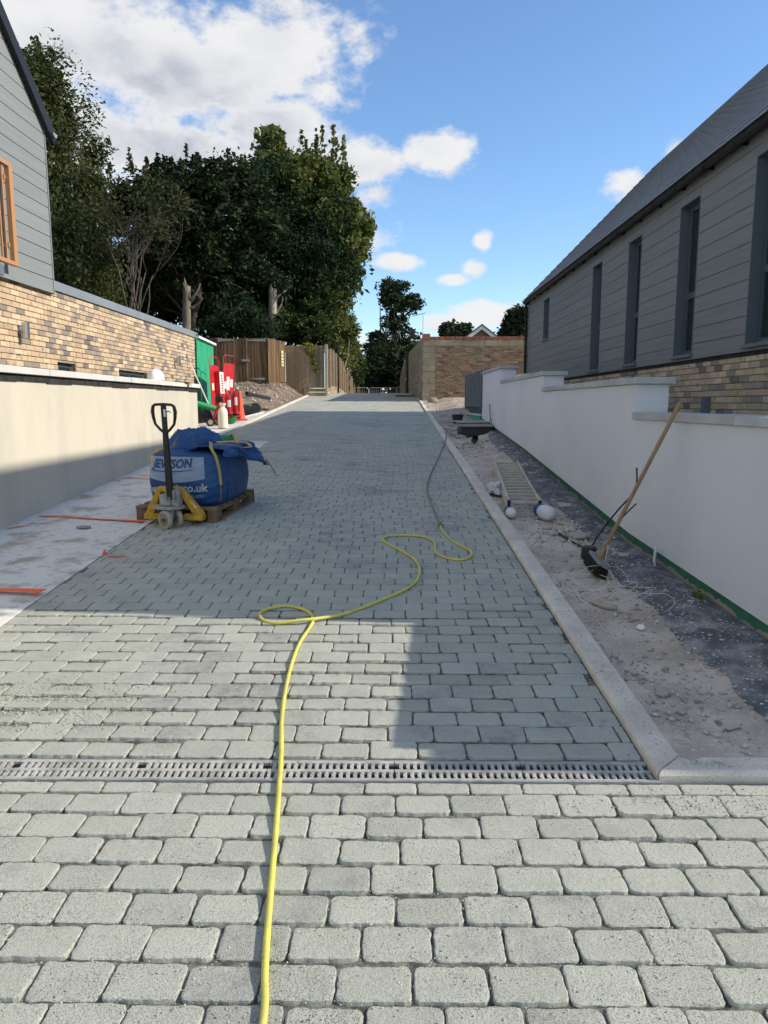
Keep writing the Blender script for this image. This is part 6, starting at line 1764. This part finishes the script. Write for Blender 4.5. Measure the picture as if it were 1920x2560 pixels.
    for i, (a, b, lab) in enumerate([((-3.86, 19.6), (-3.66, 21.4), 'white timber strip nearest the kerb by the traffic cone'), ((-3.96, 19.8), (-3.72, 21.9), 'white timber strip lying next to the black corrugated pipe')]):
        A, B = Vector((*a, gz(a[1]) + .035)), Vector((*b, gz(b[1]) + .035)); tag(MB().tube([A, B], .03, 4, flat=(1, .4)).build('timber_strip', 'white_trim'), lab, 'timber', 'white timber strips')
    m = MB().box(-3.68, -3.30, 22.2, 22.32, gz(22.2) + .03, gz(22.2) + .09, None); m2 = MB().box(-4.6, -3.66, 22.3, 22.38, gz(22.3) + .02, gz(22.3) + .1)
    tag(m2.build('timber_edge', 'pallet_wood'), 'brown timber edging at the foot of the soil heap', 'timber')


fire_point()


# ------------------------------------------------------------------ things in the soil bed on the right
def bed_things():
    # ladder lying on the ground
    A, B = Vector((1.345, 7.42, 0)), Vector((1.585, 10.25, 0)); A.z = earth_h(1.345, 7.42) + .035; B.z = earth_h(1.585, 10.25) + .03
    d = (B - A); L = d.length; d.normalize(); s = Vector((d.y, -d.x, 0)).normalized(); n = s.cross(d); M = Matrix((s, d, n)).transposed().to_4x4(); M.translation = A
    t = thing('ladder', 'dusty aluminium ladder lying on the soil beside the kerb', 'ladder', A)
    for k in (-1, 1):
        MB().box(k * .155 - .013, k * .155 + .013, 0, L, 0, .125, M).build('stile', 'ladder_alloy', t, bevel=.004)
        MB().box(k * .155 - .015, k * .155 + .015, -.02, .012, -.004, .129, M).build('stile_end', 'black_plastic', t)
    for i in range(15):
        y = .05 + i * (L - .1) / 14; MB().box(-.142, .142, y - .015, y + .015, .085, .112, M).build('rung', 'ladder_alloy', t, bevel=.003)
    for k, (r, l, lab, dx) in enumerate([(.052, .19, 'white wrapped ladder foot with blue tape near the kerb', -.155), (.078, .26, 'larger white wrapped ladder foot with blue tape, away from the kerb', .155)]):
        c = A + s * dx - d * .03; c.z = earth_h(c.x, c.y) + r * .95; w = thing('padded_foot', lab, 'padding', c, group='padded ladder feet')
        dd = (-d + s * (.35 if k else .15)).normalized(); Q = dd.to_track_quat('Z', 'Y').to_matrix()
        MB().lathe([(r * .6, -.05), (r * .78, -.03), (r * .74, .03), (r * .82, .05), (r * .98, l * .42), (r, l * .6), (r * .84, l * .82), (r * .5, l * .95), (r * .1, l)], (0, 0, 0), 16, Q).build('wrapping', 'foam_white', w, local=True, smooth=True)
        MB().lathe([(r * .74, -.028), (r * .84, -.022), (r * .83, .03), (r * .88, .046), (r * .8, .05)], (0, 0, 0), 16, Q).build('tape', 'tape_blue', w, local=True, smooth=True)
    # crumpled polythene bag
    def blob(name, c, rad, mt, lab, cat, sq=(1, 1, .6), amp=.3, n=18, seed=0, thick=0):
        m = MB()
        def S(u, v):
            a = 2 * math.pi * u; th = (v - .5) * math.pi; x, y, z = math.cos(a) * math.cos(th), math.sin(a) * math.cos(th), math.sin(th)
            k = 1 + amp * (wob(x * 1.3 + seed, y * 1.3 + z, 1.6, seed) + .5 * wob(x * 2 + z, y * 2 - z, 3.3, seed + 3)); k = max(.3, k)
            return (rad * x * k * sq[0], rad * y * k * sq[1], max(-.3 * rad * sq[2], rad * z * k * sq[2]))
        m.grid(S, n * 2, n); o = m.build(name, mt, smooth='all'); o.location = c; tag(o, lab, cat); return o
    z = earth_h(1.24, 8.6)
    blob('polythene_bag', (1.235, 8.62, z + .05), .13, 'poly_bag', 'crumpled clear polythene bag between the kerb and the ladder', 'plastic bag', (.8, 1.3, .8), .38, 20, 3)
    blob('plastic_scrap', (1.62, 7.75, earth_h(1.62, 7.75) + .01), .07, 'poly_bag', 'small grey plastic scrap beside the ladder on the membrane edge', 'plastic scrap', (1, 1.2, .18), .4, 12, 8)
    blob('broken_stone', (1.68, 6.55, earth_h(1.68, 6.55) + .02), .08, 'rubble', 'largest broken stone slab by the membrane behind the broom', 'stone', (1.3, .9, .5), .22, 10, 5)
    blob('broken_stone', (1.28, 3.34, earth_h(1.28, 3.34) + .01), .034, 'rubble', 'round stone sitting in the soil beside the near kerb', 'stone', (1, 1, .8), .2, 10, 6)
    blob('broken_stone', (1.47, 4.22, earth_h(1.47, 4.22) + .01), .026, 'chip', 'pale round stone near the middle of the soil bed', 'stone', (1, 1, .8), .2, 10, 7)
    m = MB(); m.tube(spline([(1.30, 4.70, earth_h(1.3, 4.7) + .012), (1.36, 4.62, earth_h(1.36, 4.62) + .02), (1.44, 4.60, earth_h(1.44, 4.6) + .015)], 5), [.014] * 5 + [.02] * 6, 8); tag(m.build('clod', 'earth_pale', smooth='all'), 'long curved clod of soil near the wire tangle', 'clod')
    m = MB(); q = earth_h(1.47, 2.98); m.tube([(1.38, 2.97, q + .006), (1.50, 3.02, q + .008)], .005, 5); tag(m.build('twig', 'bark'), 'short dry twig lying in the soil near the front kerb', 'twig')
    o = MB().box(-.02, .02, -.008, .008, 0, .006).build('plastic_clip', 'red_scrap'); o.location = (1.80, 3.38, earth_h(1.8, 3.38) + .04); o.rotation_euler = (.1, .1, .5); tag(o, 'small red plastic scrap by the membrane edge at the frame side', 'plastic scrap')
    # broom against the wall
    hA, hB = Vector((1.575, 5.66, 0)), Vector((1.53, 5.22, 0)); c = (hA + hB) / 2; c.z = earth_h(c.x, c.y)
    t = thing('broom', 'wooden broom with grey head leaning against the white wall', 'broom', c)
    d = (hB - hA).normalized(); s = Vector((d.y, -d.x, 0)); n = Vector((0, 0, 1)); R0 = Matrix((d, s, n)).transposed().to_4x4() @ Matrix.Rotation(R(20), 4, 'X')
    M = Matrix.Translation(c + Vector((0, 0, .085))) @ R0
    MB().box(-.225, .225, -.045, .045, 0, .026, M).build('head', 'broom_block', t, bevel=.006)
    P = []; m = MB(); r = random.Random(8)
    for i in range(46):
        for j in range(7):
            u = -.215 + .43 * i / 45; v = -.036 + .072 * j / 6; m.tube([M @ Vector((u, v, 0)), M @ Vector((u + r.uniform(-.012, .012), v * 1.25 + r.uniform(-.008, .008), -.085))], .0035, 4, False)
    tag(m.build('bristles', 'bristle', t), kind='stuff')
    h0 = M @ Vector((0, 0, .02)); h1 = Vector((2.0, 5.20, 1.585))
    MB().tube([h0, h1], .0145, 10).build('handle', 'broom_wood', t, smooth=True)
    u = (h1 - h0).normalized()
    MB().tube([h0, h0 + u * .10], [.026, .019], 10).build('socket', 'broom_wood', t, smooth=True)
    MB().tube(spline([M @ Vector((-.07, .03, .024)), h0 + u * .13 + Vector((-.02, 0, 0)), h0 + u * .14, M @ Vector((.07, -.03, .024))], 6), .0045, 6).build('stay_wire', 'galv', t, smooth=True)
    # black ducts and cables behind the broom
    q = earth_h(1.62, 5.85)
    tag(MB().tube(spline([(1.58, 5.86, q + .02), (1.70, 5.95, q + .18), (1.86, 6.02, q + .36), (2.00, 6.05, q + .52), (2.015, 6.08, 1.06)], 6), .007, 6).build('cable', 'cable', smooth='all'), 'thin black cable rising up the white wall behind the broom', 'cable')
    tag(MB().tube(spline([(1.62, 5.70, q + .02), (1.70, 5.78, q + .12), (1.84, 5.88, q + .30), (1.98, 5.95, q + .42)], 6), .006, 6).build('cable', 'cable', smooth='all'), 'second black cable slanting behind the broom handle', 'cable')
    tag(MB().tube(spline([(1.50, 6.62, q + .07), (1.55, 6.30, q + .05), (1.60, 6.05, q + .035), (1.56, 5.9, q + .03)], 5), .013, 8, flat=(1, .5)).build('cable', 'cable', smooth='all'), 'flat black strap trailing from the larger padded ladder foot', 'strap')
    tag(MB().lathe([(.05, 0), (.062, .02), (.058, .10), (.045, .11)], (1.575, 5.80, q - .01), 14).build('duct_end', 'pipe_black', smooth=True), 'stub of black duct sticking out of the soil behind the broom head', 'pipe')
    tag(MB().tube(spline([(2.03, 5.60, earth_h(2.03, 5.6) + .02), (2.03, 5.60, earth_h(2.03, 5.6) + .15), (2.02, 5.575, earth_h(2.03, 5.6) + .175), (2.01, 5.55, earth_h(2.03, 5.6) + .15), (2.0, 5.54, earth_h(2.03, 5.6) + .07)], 6), .009, 8).build('overflow_pipe', 'foam_white', smooth='all'), 'small white hooked overflow pipe at the foot of the white wall', 'pipe')
    # tangle of wire
    m = MB(); r = random.Random(17)
    for i in range(16):
        cx, cy = 1.38 + r.uniform(-.12, .22), 4.95 + r.uniform(-.32, .3); a0 = r.uniform(0, 6.28); rad = r.uniform(.10, .24); h = r.uniform(.04, .12); z = earth_h(cx, cy); pts = []
        for k in range(12):
            a = a0 + k * r.uniform(.24, .3); pts.append((cx + rad * math.cos(a), cy + rad * .9 * math.sin(a), z + .006 + h * math.sin(math.pi * k / 11)))
        m.tube(pts, .0021, 4, False)
    tag(m.build('wire_tangle', 'wire_pale'), 'loose tangle of thin pale wire in front of the broom', 'wire')
    # moss tuft at the wall foot
    P = np.array([(2.03 + random.gauss(0, .012), 4.78 + random.gauss(0, .035), earth_h(2.03, 4.78) + .02 + abs(random.gauss(0, .02))) for _ in range(260)])
    V, F = leaf_quads(P, .009); tw = thing('weed', 'small yellow-green weed at the foot of the white wall', 'weed', (2.03, 4.78, earth_h(2.03, 4.78))); np_obj('leaves', V - np.array(ORG[tw.name])[None], F, 'moss', tw)
    # chamber box with boards, and a builder's tub
    bx0, bx1, by0, by1 = 1.40, 2.02, 14.95, 15.75; z0 = gz(15) - .14
    t = thing('chamber_box', 'black plastic chamber box sunk in the soil against the white wall', 'box', (1.71, 15.3, z0))
    MB().box(bx0, bx1, by0, by1, z0, z0 + .36).build('shell', 'pipe_black', t, bevel=.02)
    for zz in (.10, .22): MB().box(bx0 - .012, bx1 + .012, by0 - .012, by1 + .012, z0 + zz, z0 + zz + .022).build('rib', 'pipe_black', t, bevel=.005)
    MB().box(bx0 - .02, bx1 + .02, by0 - .02, by1 + .02, z0 + .36, z0 + .40).build('rim', 'board_grey', t, bevel=.006)
    for i, (a, b, h, lab) in enumerate([((1.16, 15.9), (2.0, 15.85), .30, 'longest weathered board laid over the black chamber box'), ((1.36, 15.45), (2.02, 15.5), .285, 'weathered board across the middle of the black chamber box')]):
        A, B = Vector((*a, gz(15) + h)), Vector((*b, gz(15) + h + .01)); tag(MB().tube([A, B], .10, 4, flat=(1, .22)).build('scaffold_board', 'board_grey'), lab, 'board', 'boards over the chamber box')
    q = earth_h(1.6, 17.6) + .02
    tb = thing('builders_bucket', 'black rubber builder bucket standing beyond the boards', 'bucket', (1.55, 17.45, q))
    MB().lathe([(.10, 0), (.135, .20), (.142, .205), (.142, .215), (.130, .213), (.095, .015)], (0, 0, 0), 20).build('pail', 'pipe_black', tb, local=True, smooth=True)
    MB().tube([(.136 * math.cos(a), .136 * math.sin(a), .20 - .06 * math.sin(a / 1)) for a in np.linspace(0, math.pi, 12)], .005, 5).build('handle', 'galv', tb, local=True)
    q = gz(15) + .25
    tag(MB().tube(spline([(2.0, 15.2, q), (2.03, 15.3, q + .12), (2.035, 15.5, q + .42)], 5), .008, 6).build('cable', 'cable', smooth='all'), 'thin black cable sticking up by the black chamber box', 'cable')
    tag(MB().tube(spline([(1.98, 15.15, q - .1), (2.03, 15.1, q + .06), (2.02, 15.0, q + .13)], 5), .006, 6).build('cable', 'cable', smooth='all'), 'short bent black cable end by the black chamber box', 'cable')
    blob('broken_stone', (1.36, 14.5, earth_h(1.36, 14.5) + .03), .07, 'rubble', 'grey concrete lump in front of the black chamber box', 'stone', (1.5, .8, .7), .15, 10, 11)
    X = Matrix.Rotation(R(70), 3, 'X')
    tag(MB().lathe([(.05, 0), (.06, .005), (.06, .16), (.05, .165), (.048, .02)], (1.52, 13.6, earth_h(1.52, 13.6) + .06), 14, X).build('pipe_stub', 'pipe_black', smooth=True), 'short open black pipe end lying in the soil below the box', 'pipe')
    # railing on the low wall beyond the white wall
    rl = thing('bar_railing', 'dark grey flat-bar railing beyond the end of the white wall', 'railing', (2.12, 19.6, 1.25))
    y0, y1 = 17.75, 21.4; n = 10
    MB().box(2.03, 2.22, 17.15, 21.6, .95, 1.30).build('low_wall', 'green_paint', rl)
    MB().box(2.02, 2.24, 17.16, 21.6, 1.302, 1.335).build('low_wall_top', 'coping', rl)
    for i in range(n):
        y = y0 + (y1 - y0) * i / (n - 1); MB().box(2.10, 2.15, y - .14 * .5, y + .14 * .5, 1.50, 2.36).build('slat', 'trim_grey', rl)
        MB().box(2.105, 2.145, y - .02, y + .02, 1.335, 1.51).build('leg', 'dark_frame', rl)
    MB().box(2.115, 2.135, y0 - .06, y1 + .06, 1.53, 1.57).build('rail', 'trim_grey', rl)
    # stack of old coping and loose block by the outbuilding
    blob('concrete_block', (1.42, 25.6, gz(25.6) + .12), .16, 'old_block', 'loose concrete block at the corner of the outbuilding', 'block', (1.2, 1, .9), .06, 8, 2)
    o = MB().box(-.55, .25, -.25, .25, 0, .05).build('plywood_sheet', 'pallet_wood'); o.location = (.72, 31.2, gz(31.2) + .004); o.rotation_euler = (math.atan(SLOPE), 0, 0); tag(o, 'brown board lying flat on the paving at the crest', 'board')


bed_things()


# ------------------------------------------------------------------ worker beyond the crest
def worker():
    Y = 56.0; c = at_depth(957, 975, Y); zt = at_depth(957, 969.5, Y).z; z0 = zt - 1.80
    t = thing('person', 'person in pale top and white hard hat standing beyond the crest', 'person', (c.x, Y, z0))
    J = {'pelvis': (0, 0, .95), 'waist': (0, 0, 1.1), 'chest': (0, -.01, 1.34), 'neck': (0, 0, 1.50), 'head0': (0, -.01, 1.60), 'head1': (0, -.01, 1.72)}
    order = []; bones = []; rad = []
    def v(p, r): order.append(p); rad.append(r); return len(order) - 1
    pel = v(J['pelvis'], (.15, .11)); wa = v(J['waist'], (.145, .105)); ch = v(J['chest'], (.17, .12)); ne = v(J['neck'], (.055, .055)); h0 = v(J['head0'], (.075, .085)); h1 = v(J['head1'], (.08, .09))
    bones += [(pel, wa), (wa, ch), (ch, ne), (ne, h0), (h0, h1)]
    for s in (-1, 1):
        sh = v((s * .19, 0, 1.42), (.06, .06)); elb = v((s * .25, -.02, 1.14), (.045, .045)); wr = v((s * .26, -.12, .90), (.032, .032)); ha = v((s * .26, -.15, .80), (.035, .025)); bones += [(ch, sh), (sh, elb), (elb, wr), (wr, ha)]
        hip = v((s * .09, 0, .86), (.09, .09)); kn = v((s * .10, -.02, .48), (.062, .062)); an = v((s * .10, .02, .09), (.042, .042)); to = v((s * .11, -.14, .035), (.04, .03)); bones += [(pel, hip), (hip, kn), (kn, an), (an, to)]
    me = bpy.data.meshes.new('body'); me.from_pydata(order, bones, []); me.update(); o = bpy.data.objects.new('body', me); link(o, t)
    o.modifiers.new('skin', 'SKIN'); sub = o.modifiers.new('sub', 'SUBSURF'); sub.levels = sub.render_levels = 2
    for i, r in enumerate(rad): me.skin_vertices[0].data[i].radius = r
    me.skin_vertices[0].data[0].use_root = True
    bpy.context.view_layer.update()
    dg = bpy.context.evaluated_depsgraph_get(); m2 = bpy.data.meshes.new_from_object(o.evaluated_get(dg)); o.modifiers.clear(); o.data = m2
    for k in ('shirt', 'skin', 'trousers'): m2.materials.append(MATS[k])
    for p in m2.polygons: p.material_index = 1 if (p.center.z > 1.49 or (abs(p.center.x) > .2 and p.center.z < .9)) else (2 if p.center.z < .97 else 0); p.use_smooth = True
    MB().lathe([(.165, 1.70), (.155, 1.71), (.125, 1.715), (.12, 1.76), (.09, 1.83), (.04, 1.86), (.005, 1.865)], (0, -.01, -.06), 18).build('hard_hat', 'hat_white', t, local=True, smooth=True)


worker()
